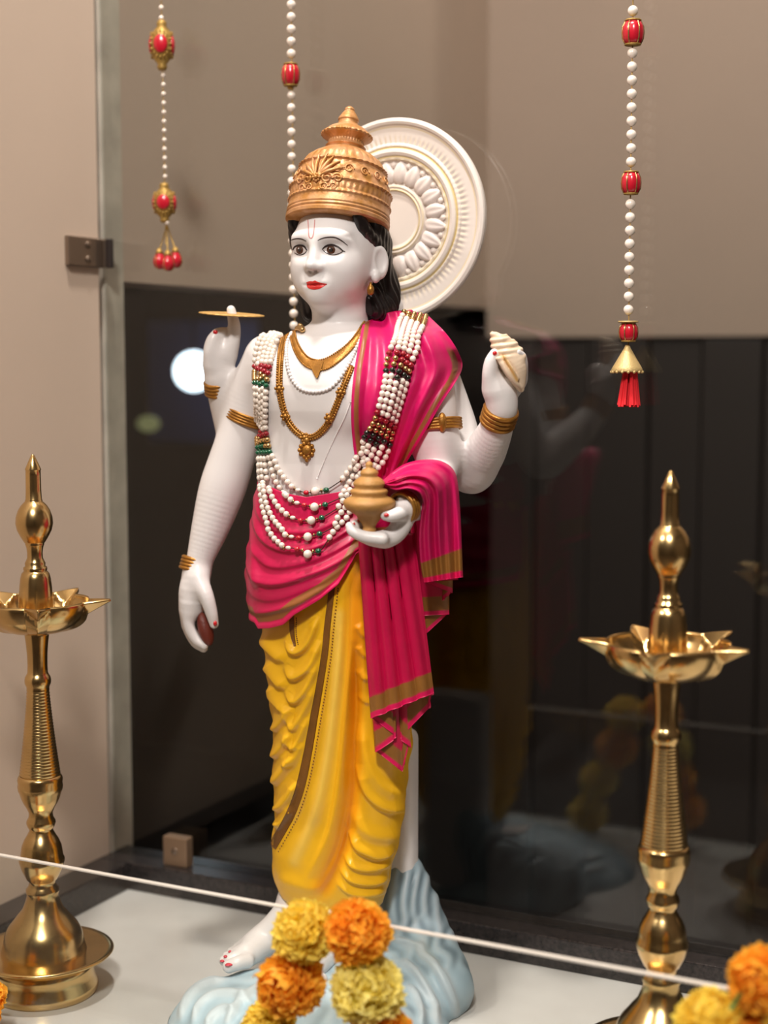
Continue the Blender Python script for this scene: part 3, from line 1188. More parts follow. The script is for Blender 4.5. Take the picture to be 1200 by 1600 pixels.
ribbon('eyebrow', z6((136, 342), (165, 324), (210, 316), (255, 322), (292, 340)), [.3, .8, .9, .4], M_LINE, .0003, .0002)
ribbon('eyebrow', z6((398, 336), (430, 318), (490, 304), (560, 306), (620, 334), (680, 382)), [.4, .9, 1.0, .9, .3], M_LINE, .0003, .0002)
# lips
decal('lip', outline(z6((292, 728), (325, 716), (352, 718), (375, 710), (405, 724), (488, 742)), z6((488, 744), (420, 752), (370, 756), (330, 750), (294, 748))), M_LIP, .0003)
decal('lip', outline(z6((294, 748), (330, 750), (370, 756), (420, 752), (488, 744)), z6((486, 746), (450, 768), (410, 788), (355, 794), (310, 780), (296, 756))), M_LIP, .0003)
ribbon('lip_line', z6((296, 748), (330, 750), (370, 757), (420, 752), (486, 744)), [.4, .6, .6, .3], M_LIP2, .0005, .0002)
# tilak: a narrow U on the forehead
ribbon('tilak', z6((308, 140), (312, 220), (316, 290), (332, 312), (352, 300), (366, 225), (372, 140)), [.7], M_TILAK, .0003, .0002)

# ---- hair
HAIR = Field()
HAIR.ell((0, .020, .708), (.0425, .0405, .046), .006)
rl = lambda x, y, yy, r: (Py(x, y, yy), r * MM)
rx = lambda x, y, xx, r: (Px(x, y, xx), r * MM)
HAIR.chain([rx(560, 338, .0335, 9), rx(569, 358, .0355, 11), rx(581, 376, .0363, 12), rx(593, 389, .0363, 10), rx(603, 404, .0345, 8)], .006)
HAIR.chain([rx(580, 338, .0360, 12), rx(591, 360, .0375, 12), rx(602, 382, .0355, 9)], .006)
HAIR.chain([(np.array((-.0370, -.016, .735)), .006), (np.array((-.0385, -.004, .715)), .009), (np.array((-.037, .014, .69)), .013), (np.array((-.035, .020, .665)), .015), (np.array((-.034, .014, .648)), .010)], .008)
HAIR.chain([rl(599, 420, .030, 11), rl(600, 443, .032, 12), rl(603, 467, .034, 16), rl(598, 484, .024, 12)], .007)
HAIR.chain([rl(600, 440, .040, 11), rl(612, 464, .040, 11), rl(613, 484, .034, 8)], .006)
HAIR.chain([rl(582, 458, .014, 6), rl(577, 472, .012, 9), rl(584, 487, .014, 9.5), rl(598, 492, .020, 7)], .006)
HAIR.chain([rl(590, 440, .022, 8), rl(588, 462, .018, 12), rl(592, 482, .018, 12)], .006)
HAIR.ell((0, .045, .674), (.040, .022, .034), .012)
HV, HQ = HAIR.mesh(.0009)
HN = vnormals(HV, HQ)
hx, hy = proj(HV)
ang = np.arctan2(HV[:, 1] - .012, HV[:, 0])
wv = np.sin(ang * 46 + HV[:, 2] * 130 + 2.2 * np.sin(HV[:, 2] * 85 + ang * 2))
low = smoothstep(.70, .66, HV[:, 2])
HV = HV + HN * ((wv * .0007 * (0.35 + low))[:, None])
mesh_np('hair', HV, HQ, M_BLACK, ST)['label'] = 'black wavy shoulder-length hair'

# ---- crown
cb = np.array((0.0, .001, .7285))
ct = Py(547, 166, .0270)
ax = ct - cb
CH = np.linalg.norm(ax)
ax /= CH
e1 = np.cross((0, 1, 0), ax)
e1 /= np.linalg.norm(e1)
e2 = np.cross(ax, e1)
MC = np.stack([e1, e2, ax], 1)
tz = lambda y: (351 - y) / 185 * CH
CP = [(r * MM, tz(y)) for r, y in ((76, 353), (80.5, 351), (81, 346), (79, 344), (80.5, 341), (79, 338.5), (80, 336), (78.5, 330), (78, 325), (79.5, 322), (77, 318), (77.5, 306), (79.5, 303), (77, 300), (74, 290), (71, 281), (66, 271), (68, 268), (65, 265), (57, 254), (47, 246), (36, 239), (28.5, 236), (29, 234), (31.5, 231.5), (29, 229), (26.5, 226), (27, 223), (29, 221.5), (38, 216), (39, 213.5), (37, 210), (29, 203), (18, 197), (15.5, 194.5), (15, 190), (16.5, 188.5), (16, 186), (11, 178), (7.5, 173.5), (8.2, 172), (7, 169.5), (3.5, 167), (0, 166))]


CPZ = np.array([q[1] for q in CP])[::1]
CPR = np.array([q[0] for q in CP])
_o = np.argsort(CPZ)


def crown_r(t):
    return np.interp(t, CPZ[_o], CPR[_o])


def resample(prof, n):
    p = np.asarray(prof)
    L = np.concatenate([[0], np.cumsum(np.linalg.norm(np.diff(p, axis=0), axis=1))])
    s = np.union1d(np.linspace(0, L[-1], n), L)
    return np.stack([np.interp(s, L, p[:, 0]), np.interp(s, L, p[:, 1])], 1)


def crown_fn(R, Z, A):
    yy = 351 - Z / CH * 185
    g = lambda c, w_: np.exp(-((yy - c) / w_) ** 2)
    rope = g(303, 3) * np.abs(np.sin(A * 24)) * 1.8 + g(322, 2.5) * np.abs(np.sin(A * 30)) * 1.5 + g(268, 2.6) * np.abs(np.sin(A * 20)) * 2.0 + g(213.5, 2.5) * np.abs(np.sin(A * 14)) * 2.2
    flut = g(252, 10) * np.abs(np.sin(A * 16)) * 2.2 + g(225, 4) * np.abs(np.sin(A * 18)) * 1.2 + g(313, 5) * (np.sin(A * 26) ** 2) * 1.4
    scroll = g(286, 11) * (np.sin(A * 14 + np.sin((yy - 286) / 4.0) * 1.6) * .9 + np.cos((yy - 286) / 2.6 + 2 * np.sin(A * 14)) * .7)
    return R + (rope + flut + scroll) * MM, Z


crown = lathe('crown', resample(CP, 190), M_CROWN, ST, cb, 300, crown_fn, MC)


def crown_pt(phi, y, lift=0.0):
    t = tz(y)
    r = crown_r(t) + lift * MM
    return cb + MC @ np.array([math.cos(phi) * r, math.sin(phi) * r, t])


# face of the crown looks along -y; phi measured in the crown frame
ph0 = math.atan2(-1, 0)
parts = []


def crown_curl(f0, y0, size, turns, flip, r0=2.1):
    P, rad = [], []
    for i in range(26):
        u = i / 25
        a_ = u * turns * 2 * math.pi
        rr_ = size * (1 - .85 * u)
        P.append(crown_pt(ph0 + (f0 + flip * math.cos(a_) * rr_) / 76, y0 - math.sin(a_) * rr_, 1.2))
        rad.append(r0 * MM * (1 - .4 * u))
    parts.append(tube_mesh(np.array(P), np.array(rad), 7))


for s in (-1, 1):
    crown_curl(s * 16, 305, 9, 1.5, s)
    crown_curl(s * 32, 304, 8, 1.4, -s)
    crown_curl(s * 12, 318, 7, 1.3, s, 1.5)
    crown_curl(s * 27, 317, 6, 1.3, -s, 1.4)
    crown_curl(s * 48, 286, 8, 1.6, s, 1.3)
    crown_curl(s * 74, 286, 8, 1.6, s, 1.3)
    crown_curl(s * 100, 286, 8, 1.6, s, 1.3)
    crown_curl(s * 126, 286, 8, 1.6, s, 1.3)
    for k, (dx, dy) in enumerate(((4, 40), (13, 36), (21, 28), (27, 18))):
        P = [crown_pt(ph0 + s * (2 + dx * u * (1.0 + .4 * u)) / 72, 303 - dy * u, 1.5 + 2.5 * math.sin(u * math.pi)) for u in np.linspace(0.1, 1, 10)]
        parts.append(tube_mesh(np.array(P), np.array([1.6, 2.2, 2.6, 2.9, 3.0, 2.9, 2.6, 2.1, 1.5, .8]) * MM, 8))
for k in range(8):
    a_ = k / 8 * 2 * math.pi
    parts.append(sphere_vf(crown_pt(ph0 + math.cos(a_) * 5 / 76, 304 - math.sin(a_) * 5, 1.5), 2.6 * MM, 8, 6))
parts.append(sphere_vf(crown_pt(ph0, 304, 2.5), 3.2 * MM, 10, 7))
V, f = join_parts(parts)
mesh_np('crown_ornament', V, f, M_CROWN, crown)

# ---- halo
YH = .104
hc = Py(611.5, 343, YH)
RH = .0985
u_ = RH / 156
M_HALO = mat('halo_white', srgb(226, 216, 206), 0.45, vcol=True)
HP = [(156, 13), (157, 5), (155.5, 1.5), (151, 0), (147, 1.5), (145, 4), (142, 5), (118, 5.5), (116, 3.5), (114, 3), (111, 4.5), (108.5, 1.5), (104, 0), (100, 1.5), (97.5, 4), (95.5, 3), (93, 2.5), (91, 5), (89, 9), (84, 9.5), (56, 9.5), (54, 6), (51, 4), (48.5, 5.5), (46, 4), (43.5, 6.5), (40, 8), (0, 8)]
hp = resample([(a * u_, b * u_) for a, b in HP], 200)
nh = 360
A = np.linspace(0, 2 * np.pi, nh, endpoint=False)
R = hp[:, 0][:, None] + 0 * A
Y = hp[:, 1][:, None] + 0 * A
rp = hp[:, 0] / u_
ray_zone = np.exp(-((rp - 122) / 7) ** 2)[:, None]
rs = np.random.default_rng(3)
Y = Y + ray_zone * (np.maximum(0, np.sin(A * 90)) * 1.8 * u_)
scal = np.exp(-((rp - 92) / 3.5) ** 2)[:, None]
Y = Y + scal * np.abs(np.sin(A * 18)) * 1.5 * u_
Gh = np.stack([R * np.cos(A), Y, R * np.sin(A)], -1) + hc
cw = np.array(srgb(228, 219, 211)[:3])
cyel = np.array(srgb(214, 190, 118)[:3])
yl_ = np.maximum.reduce([np.exp(-((rp - 111) / 1.6) ** 2), .85 * np.exp(-((rp - 97) / 1.6) ** 2), .8 * np.exp(-((rp - 46) / 1.8) ** 2), .55 * np.exp(-((rp - 143) / 1.3) ** 2), .45 * np.exp(-((rp - 93) / 2) ** 2), .5 * np.exp(-((rp - 52.5) / 1.4) ** 2)])[:, None] * np.ones(nh)
yl_ = np.maximum(yl_, .45 * ray_zone * (np.maximum(0, np.sin(A * 90 + 2.0)) ** 2))
ch = cw * (1 - yl_[..., None]) + cyel * yl_[..., None]
back = np.stack([hp[0, 0] * np.cos(A), np.full(nh, 13 * u_), hp[0, 0] * np.sin(A)], -1) + hc
Vh = np.concatenate([Gh.reshape(-1, 3), [hc + [0, 13 * u_, 0]]])
fh = grid_faces(len(hp), nh, cv=True)
j = np.arange(nh)
fb = np.stack([j, (j + 1) % nh, np.full(nh, len(hp) * nh)], -1)
halo = mesh_np('halo', Vh, [fh[:, ::-1], fb], M_HALO, ST, True, np.concatenate([ch.reshape(-1, 3), cw[None]]))
halo['label'] = 'cream carved halo disc with yellow lines behind the head'
# one lotus petal, then copies around the ring
nu, nv = 15, 11
U, W_ = np.meshgrid(np.linspace(0, 1, nu), np.linspace(-1, 1, nv), indexing='ij')
wid = 13.2 * (np.sin(np.clip(U * 1.02, 0, 1) ** .75 * np.pi) ** .55) * (1 - .1 * U) + .3
Xp = W_ * wid
Zp = 55 + 37 * U + (1 - np.abs(W_)) * 3.0 * (U > .97)
Yp = 9.5 - (8.0 * np.sqrt(np.maximum(0, 1 - W_ ** 2)) * np.sin(np.clip(U, 0, 1) * np.pi) ** .5 + .6) + 1.8 * np.exp(-(W_ / .22) ** 2) * np.sin(U * np.pi)
pet = mesh_np('petal', np.stack([Xp, Yp, Zp], -1).reshape(-1, 3) * u_, grid_faces(nu, nv)[:, ::-1], mat('petal_cream', srgb(230, 220, 214), .45), None, True, link=False).data
NP = 20
for k in range(NP):
    obj_copy(pet, 'petal', hc, halo, (0, (k + .5) / NP * 2 * math.pi, 0))
pb = []
for k in range(NP):
    a_ = k / NP * 2 * math.pi
    pb.append(sphere_vf(hc + np.array([math.sin(a_) * 85, 8.0, math.cos(a_) * 85]) * u_, np.array([5, 3.5, 5]) * u_, 10, 7))
V, f = join_parts(pb)
tag(mesh_np('bud_row', V, f, mat('bud_cream', srgb(228, 218, 210), .45), halo), kind='stuff')
tube('halo_stay', [hc + [0, .004, -.085], hc + [0, -.03, -.10], hc + [0, -.05, -.12]], .012, M_WHITE, ST, 16)

# ------------------------------------------------------------------ clothing of the statue
PINK = np.array(srgb(214, 18, 106)[:3])
PINKL = np.array(srgb(228, 60, 136)[:3])
CRIM = np.array(srgb(192, 6, 46)[:3])
GOLD = np.array(srgb(150, 100, 44)[:3])
EDGE = np.array(srgb(226, 20, 92)[:3])
YEL = np.array(srgb(246, 188, 26)[:3])
YELL = np.array(srgb(250, 222, 120)[:3])
ORG = np.array(srgb(232, 138, 6)[:3])
BRN = np.array(srgb(128, 84, 30)[:3])

HC = Hit()                                       # body and clothes together, for the jewellery
HC.add(BODY_V, BODY_Q)


def lerp(a, b, t):
    t = np.asarray(t)[..., None]
    return a * (1 - t) + b * t


def loft(rows, n, na, ratio, ysh):
    """smooth elliptical tube through the outline rows; returns function (py array (k,), angle) -> points"""
    F = Field()
    Z, CX, CY, A_, B_ = slices(F, rows, ratio=ratio, dy=ysh)
    return Z, CX, CY, A_, B_


# ---- dhoti
DR = [(700, 418, 600), (850, 402, 632), (900, 405, 634), (950, 410, 636), (980, 412, 637), (1010, 414, 638), (1050, 420, 639), (1090, 425, 640), (1150, 430, 640), (1190, 430, 634), (1225, 430, 632), (1265, 434, 628), (1300, 429, 620), (1325, 427, 613), (1350, 428, 607), (1378, 433, 602), (1400, 442, 596), (1412, 452, 590)]
Z, CX, CY, A_, B_ = loft(DR, 0, 0, .70, -.012)
nz, na = 420, 520
zz = np.linspace(Z[0], Z[-2] + .02, nz)[::-1]
# smooth the sampled profile a little
ker = np.hanning(15)
ker /= ker.sum()


def sm(v):
    return np.convolve(np.pad(v, 7, mode='edge'), ker, 'valid')


cx, cy, aa, bb = [sm(np.interp(zz, Z, q)) for q in (CX, CY, A_, B_)]
an = np.linspace(0, 2 * np.pi, na, endpoint=False)
ex = 0.92                                         # slightly squarish section
cs, sn = np.cos(an), np.sin(an)
G = np.stack([cx[:, None] + aa[:, None] * np.sign(cs) * np.abs(cs) ** ex, cy[:, None] + bb[:, None] * np.sign(sn) * np.abs(sn) ** ex, np.repeat(zz[:, None], na, 1)], -1)
N = grid_normals(G, False, True)
ctr = np.stack([cx, cy, zz], -1)[:, None]
N = np.where(((G - ctr) * N).sum(-1, keepdims=True) < 0, -N, N)
X, Yp_ = proj(G)
front = smoothstep(-.1, .25, ((CAM - G) * N).sum(-1) / np.linalg.norm(CAM - G, axis=-1))
m1 = .001
STRIPE = [(520, 900), (518.9, 918), (512, 975), (507.5, 1020), (500, 1068), (491, 1119), (480.5, 1179), (470, 1227), (456, 1268), (443, 1293), (425, 1324)]
DF = [
    # U swags of the leg on the photo's left
    ([(448, 1000), (452, 1012), (462, 1020), (476, 1014), (489, 995), (499, 962)], 4.2 * m1, 9, 3.5),
    ([(446, 1040), (452, 1052), (461, 1059), (479, 1049), (492, 1030), (502, 1000)], 4.0 * m1, 10, 4),
    ([(447, 1078), (454, 1090), (464, 1096), (479, 1080), (492, 1052), (498, 1030)], 4.0 * m1, 10, 4),
    ([(449, 1115), (455, 1132), (461, 1138), (474, 1118), (487, 1090), (492, 1066)], 3.6 * m1, 10, 4),
    ([(449, 1150), (456, 1166), (462, 1168), (474, 1145), (482, 1120)], 3.2 * m1, 9, 4),
    ([(447, 1190), (455, 1196), (463, 1186), (474, 1160)], 2.8 * m1, 8, 4),
    # folds that roll over the outer edge
    ([(404, 992), (416, 1008), (432, 1024), (447, 1034)], 4.0 * m1, 12, 5),
    ([(412, 1036), (422, 1048), (436, 1066), (449, 1076)], 4.2 * m1, 12, 5),
    ([(418, 1070), (428, 1092), (440, 1104), (450, 1110)], 4.0 * m1, 11, 5),
    ([(422, 1134), (432, 1138), (444, 1126), (456, 1104)], 4.2 * m1, 12, 5),
    ([(420, 1176), (432, 1180), (446, 1164), (458, 1140)], 4.4 * m1, 13, 5),
    ([(420, 1218), (432, 1221), (447, 1203), (461, 1178)], 4.4 * m1, 13, 5),
    ([(424, 1256), (436, 1263), (451, 1249), (466, 1222)], 4.2 * m1, 12, 5),
    ([(426, 1284), (438, 1290), (450, 1276), (460, 1260)], 3.8 * m1, 10, 4),
    # long falling pleats in the middle
    ([(524, 905), (518, 985), (509, 1070), (499, 1140), (484, 1210), (466, 1268), (440, 1318)], 2.6 * m1, 4, 7),
    ([(536, 900), (533, 1000), (524, 1100), (512, 1190), (495, 1270), (462, 1345)], 3.0 * m1, 8, 8),
    ([(551, 890), (550, 1000), (541, 1110), (531, 1210), (515, 1300), (480, 1372)], 3.4 * m1, 8, 5),
    ([(557, 1010), (555, 1130), (552, 1240), (542, 1310), (520, 1372), (500, 1398)], -5.5 * m1, 10, 8),
    ([(545, 1150), (542, 1240), (527, 1320), (500, 1380)], -2.0 * m1, 5, 5),
    # leg on the photo's right
    ([(562, 880), (564, 960), (566, 1040), (570, 1100)], 4.0 * m1, 9, 10),
    ([(556, 974), (566, 990), (580, 996)], 1.5 * m1, 8, 4),
    ([(556, 1008), (568, 1022), (582, 1028)], 1.5 * m1, 8, 4),
    ([(556, 1046), (568, 1058), (584, 1062)], 1.5 * m1, 9, 4),
    ([(558, 1086), (570, 1096), (590, 1098)], 1.5 * m1, 9, 4),
    ([(560, 1130), (570, 1180), (584, 1214), (606, 1236), (636, 1240)], 3.6 * m1, 9, 12),
    ([(556, 1196), (564, 1226), (580, 1250), (604, 1264), (634, 1266)], 4.6 * m1, 14, 4),
    ([(550, 1262), (560, 1288), (580, 1304), (606, 1308), (630, 1300)], 3.0 * m1, 12, 10),
    ([(543, 1300), (554, 1322), (572, 1333), (592, 1338), (618, 1328)], 4.4 * m1, 13, 3.5),
    ([(536, 1338), (548, 1352), (566, 1358), (586, 1357), (612, 1349)], 3.2 * m1, 7, 3.2),
    ([(530, 1360), (548, 1375), (568, 1380), (588, 1379), (608, 1371)], 3.2 * m1, 7, 3.2),
    ([(527, 1380), (548, 1395), (572, 1398), (604, 1392)], 2.8 * m1, 7, 4),
    ([(434, 1372), (470, 1385), (505, 1392)], 1.5 * m1, 10, 10),
]
h = 1.3 * fold_field(X, Yp_, DF) * front
bk = (1 - front) * (np.sin(an * 17 + np.sin(zz * 60)[:, None] * 1.3) * .0016 + np.sin(zz * 190)[:, None] * .0008)
G = G + N * (h + bk)[..., None]
# tuck the bottom in
u = np.linspace(0, 1, nz)
tk = smoothstep(.965, 1.0, u)[:, None, None]
G[..., :2] = (G[..., :2] - ctr[..., :2]) * (1 - .18 * tk) + ctr[..., :2]
d1, s1_, _, _ = poly_dist(X, Yp_, spline(STRIPE, 60))
d2, _, _, _ = poly_dist(X, Yp_, spline([(456, 963), (457, 990), (462, 1011)], 14))
hwid = np.interp(Yp_, [900, 1100, 1330], [4.6, 6.0, 7.5])
stripe = 0 * (smoothstep(hwid + .6, hwid - .6, d1) + smoothstep(4.2, 3.0, d2)).clip(0, 1) * (front > .02)
side_d = d1 * s1_
dots = 0 * np.exp(-((np.abs(d1 - hwid - 4.2)) / 1.1) ** 2) * (side_d < 0) * (np.sin(Yp_ * 1.55) > -.1) * (front > .1)
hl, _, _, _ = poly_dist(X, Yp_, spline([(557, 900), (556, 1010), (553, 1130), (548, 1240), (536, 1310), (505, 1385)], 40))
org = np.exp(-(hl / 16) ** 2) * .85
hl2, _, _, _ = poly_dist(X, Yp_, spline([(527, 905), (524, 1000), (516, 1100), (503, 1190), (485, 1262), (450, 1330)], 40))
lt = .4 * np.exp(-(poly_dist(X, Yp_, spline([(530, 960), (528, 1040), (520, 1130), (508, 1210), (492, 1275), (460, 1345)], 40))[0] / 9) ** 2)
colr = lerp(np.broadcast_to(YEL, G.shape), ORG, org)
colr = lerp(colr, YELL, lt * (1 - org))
colr = lerp(colr, BRN, stripe)
colr = lerp(colr, BRN, dots * .85)
Vd = np.concatenate([G.reshape(-1, 3), [G[0].mean(0), G[-1].mean(0) + [0, 0, .012]]])
j = np.arange(na)
fd = grid_faces(nz, na, cv=True)
tb = np.stack([j, (j + 1) % na, np.full(na, nz * na)], -1)
bt = np.stack([(nz - 1) * na + (j + 1) % na, (nz - 1) * na + j, np.full(na, nz * na + 1)], -1)
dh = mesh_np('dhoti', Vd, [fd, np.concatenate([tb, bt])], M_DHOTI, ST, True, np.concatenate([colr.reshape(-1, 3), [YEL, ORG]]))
dh['label'] = 'yellow draped dhoti with a brown stitched stripe'
HC.add(Vd, fd[::1])

HD = Hit()
HD.add(Vd, fd)
HD.build()
M_BRN = mat('stripe_brown', srgb(128, 84, 30), .45, .15, bump=.2, bscale=400, var=.15, vscale=90)
ribbon('stripe', STRIPE, [4.6, 5.2, 6.0, 6.8, 7.4, 7.4], M_BRN, .0005, .0009, 170, 7, HD, 0, dh)
ribbon('stripe', [(456, 962), (457, 990), (461, 1010)], [4.0, 4.0, 2.0], M_BRN, .0005, .0009, 30, 5, HD, 0, dh)


def offset_path(pl, o_, n=120):
    q = spline(pl, n)
    t = np.gradient(q, axis=0)
    t /= np.linalg.norm(t, axis=1, keepdims=True)
    return q + np.stack([-t[:, 1], t[:, 0]], 1) * np.interp(np.linspace(0, 1, n), [0, 1], o_)[:, None]


prt = []
q = offset_path(STRIPE, (-9.5, -12), 92)
for p_ in HD.at(q[:, 0], q[:, 1], .0002):
    prt.append(sphere_vf(p_, .00075, 6, 4))
q = offset_path([(456, 966), (457, 990), (461, 1008)], (-7, -5), 14)
for p_ in HD.at(q[:, 0], q[:, 1], .0002):
    prt.append(sphere_vf(p_, .0007, 6, 4))
V, f = join_parts(prt)
tag(mesh_np('stitch_dots', V, f, M_BRN, dh), kind='stuff')

# ---- waist cloth
WR = [(740, 408, 612), (775, 403, 616), (800, 399, 620), (830, 395, 626), (860, 391, 634), (890, 388, 640), (920, 389, 643), (950, 393, 645), (985, 398, 645), (1010, 402, 645)]
Z, CX, CY, A_, B_ = loft(WR, 0, 0, .74, -.010)
nt_, na = 160, 420
an = np.linspace(0, 2 * np.pi, na, endpoint=False)
hemx = np.array([380, 398, 402, 420, 440, 458, 500, 530, 560, 590, 640, 660])
hemy = np.array([962, 972, 981, 980, 975, 960, 936, 912, 868, 850, 846, 846])
topx = np.array([380, 407, 440, 480, 545, 600, 660])
topy = np.array([757, 760, 771, 777, 768, 757, 750])
zc = float(np.interp(900, [p[0] for p in WR][::1], [Pd(500, p[0], 0)[2] for p in WR]))
cx0, cy0, a0, b0 = [np.interp(zc, Z, q) for q in (CX, CY, A_, B_)]
P0 = np.stack([cx0 + a0 * np.cos(an), cy0 + b0 * np.sin(an), np.full(na, zc)], -1)
X0, _ = proj(P0)
nd = np.stack([np.cos(an) / a0, np.sin(an) / b0], -1)
fr0 = ((CAM[:2] - P0[:, :2]) * nd).sum(-1)
fr0 = smoothstep(-.2, .35, fr0 / np.abs(fr0).max() * 2)
hy = np.interp(X0, hemx, hemy) * fr0 + 960 * (1 - fr0)
ty = np.interp(X0, topx, topy) * fr0 + 752 * (1 - fr0)
# photo row -> height, on the section itself (rows shift with depth): solve by projecting
u = np.linspace(0, 1, nt_)
YY = ty[None] + (hy - ty)[None] * u[:, None]


def sec(zv):
    return [np.interp(zv, Z, q) for q in (CX, CY, A_, B_)]


zg = np.interp(YY, [p[0] for p in WR], [Pd(500, p[0], 0)[2] for p in WR])
for _ in range(5):
    c1, c2, a1, b1 = sec(zg)
    Gw = np.stack([c1 + a1 * np.cos(an), c2 + b1 * np.sin(an), zg], -1)
    _, py_ = proj(Gw)
    zg = zg + (py_ - YY) * MM
c1, c2, a1, b1 = sec(zg)
Gw = np.stack([c1 + a1 * np.cos(an), c2 + b1 * np.sin(an), zg], -1)
Nw = grid_normals(Gw, False, True)
cw_ = np.stack([c1, c2, zg], -1)
Nw = np.where(((Gw - cw_) * Nw).sum(-1, keepdims=True) < 0, -Nw, Nw)
X, Yq = proj(Gw)
frw = smoothstep(-.1, .25, ((CAM - Gw) * Nw).sum(-1) / np.linalg.norm(CAM - Gw, axis=-1))
WF = [
    ([(404, 770), (409, 800), (425, 822), (455, 832), (500, 828), (550, 800)], 1.7 * m1, 8, 3.5),
    ([(400, 795), (407, 828), (426, 852), (460, 862), (510, 850), (575, 806)], 2.9 * m1, 9, 3.5),
    ([(394, 826), (404, 862), (424, 884), (460, 884), (515, 866), (585, 822)], 1.8 * m1, 10, 3.5),
    ([(388, 866), (400, 898), (424, 912), (464, 906), (520, 884), (580, 842)], 3.6 * m1, 10, 4),
    ([(386, 905), (402, 930), (430, 936), (470, 924), (522, 898), (566, 858)], 1.4 * m1, 9, 4),
    ([(390, 940), (406, 955), (436, 952), (476, 938), (522, 908)], 2.6 * m1, 8, 5),
    ([(398, 850), (405, 890), (412, 925)], 2.0 * m1, 5, 6),
]
hw_ = 1.2 * fold_field(X, Yq, WF) * frw + (1 - frw) * np.sin(zg * 260 + np.cos(an) * 2) * .0013
edge = smoothstep(.955, .985, u)[:, None]
Gw = Gw + Nw * (hw_ + .0030 + .0016 * edge)[..., None]
hd = (hy[None] - YY)
gold = smoothstep(9, 11, hd) * smoothstep(25, 23, hd)
hump = smoothstep(.0006, .0045, hw_)
cwv = lerp(np.broadcast_to(CRIM, Gw.shape), PINK, np.full(Gw.shape[:2], .42))
cwv = lerp(cwv, EDGE, smoothstep(10, 8, hd))
cwv = lerp(cwv, GOLD, gold * .9)
inn = Gw - Nw * .0034
Gall = np.concatenate([Gw, inn[::-1]])
wc = mesh_np('waist_cloth', Gall.reshape(-1, 3), [grid_faces(2 * nt_, na, True, True)], M_CLOTH, ST, True, np.concatenate([cwv.reshape(-1, 3), cwv[::-1].reshape(-1, 3)]))
wc['label'] = 'crimson cloth wound round the hips with a gold hem'
HC.add(Gw.reshape(-1, 3), grid_faces(nt_, na, cv=True))


# ---- pleated hanging ends: a sheet that folds to and fro, its hem stepping down
def cascade(name, folds, top, dd_top, dd_hem, step, label, pleats=(), ntop=110, seg=32, lead=0, bandw=24, edgew=9, bandoff=0):
    """folds: hem points (x, y) from fold to fold; top: (x, y) pairs at the gathered top; step: depth added per layer"""
    F_ = np.asarray(folds, float)
    T_ = np.asarray(top, float)
    k = len(F_)
    s = np.linspace(0, k - 1, (k - 1) * seg + 1)
    i = np.clip(s.astype(int), 0, k - 2)
    f = s - i
    # rounded turns in depth, straight runs across
    hx_ = F_[i, 0] + (F_[i + 1, 0] - F_[i, 0]) * f
    hy_ = F_[i, 1] + (F_[i + 1, 1] - F_[i, 1]) * f
    tx_ = T_[i, 0] + (T_[i + 1, 0] - T_[i, 0]) * f
    ty_ = T_[i, 1] + (T_[i + 1, 1] - T_[i, 1]) * f
    st = np.asarray(step, float)
    layer = st[i] + (st[np.clip(i + 1, 0, len(st) - 1)] - st[i]) * smoothstep(.80, 1.0, f) * .5 - (st[i] - st[np.clip(i - 1, 0, None)]) * smoothstep(.20, 0, f) * .5
    bulge = -.0022 * np.sin(f * np.pi)
    t = np.linspace(0, 1, ntop)
    PX = tx_[None] + (hx_ - tx_)[None] * t[:, None]
    PY = ty_[None] + (hy_ - ty_)[None] * t[:, None]
    DD = dd_top + (dd_hem - dd_top) * t[:, None] + (layer * (.35 + .65 * 1) + bulge)[None] * (.3 + .7 * t[:, None])
    for (pa, pb, amp, wd) in pleats:              # long pleats of the front run, photo pixels
        xl = pa[0] + (pb[0] - pa[0]) * (PY - pa[1]) / (pb[1] - pa[1])
        onl = ((i == lead) | (i == lead + 1 - 1))[None]
        DD = DD - amp * np.exp(-((PX - xl) / wd) ** 2) * onl
    G = Pd(PX, PY, DD)
    hd = (hy_[None] - PY) * np.ones_like(PX)
    col = np.broadcast_to(CRIM, G.shape)
    col = lerp(col, PINK, np.full(PX.shape, .32))
    col = lerp(col, GOLD, smoothstep(edgew - 1 + bandoff, edgew + 1 + bandoff, hd) * smoothstep(edgew + bandw + 1, edgew + bandw - 1, hd))
    col = lerp(col, EDGE, smoothstep(edgew + .5, edgew - .5, hd))
    o = sheet(name, G, .0022, M_CLOTH, ST, col)
    o['label'] = label
    return G


G1 = cascade('sash_end',
             [(640, 1168), (626, 1152), (669, 1108), (675, 1083), (581, 1122), (620, 1151), (589, 1175), (629, 1206), (640, 1160)],
             [(625, 834), (612, 834), (640, 834), (644, 834), (563, 838), (610, 834), (566, 834), (612, 834), (620, 834)],
             -.098, -.092, [.016, .013, .008, 0, .005, .009, .013, .017, .017],
             'pleated crimson sash end falling along the thigh',
             [((572, 862), (593, 1110), .0052, 6), ((590, 862), (616, 1100), .0060, 6.5), ((608, 862), (640, 1096), .0060, 6.5), ((626, 862), (663, 1088), .0052, 6)], lead=3)
G2 = cascade('sash_end',
             [(716, 906), (664, 909), (706, 926), (690, 939), (643, 945), (645, 962), (700, 959), (652, 1003), (650, 960)],
             [(712, 800), (668, 800), (708, 800), (696, 800), (646, 800), (646, 800), (700, 800), (650, 800), (650, 800)],
             -.076, -.072, [0, .004, .007, .010, .010, .013, .016, .019, .02],
             'short pleated sash end falling from the forearm', bandw=22, edgew=7)

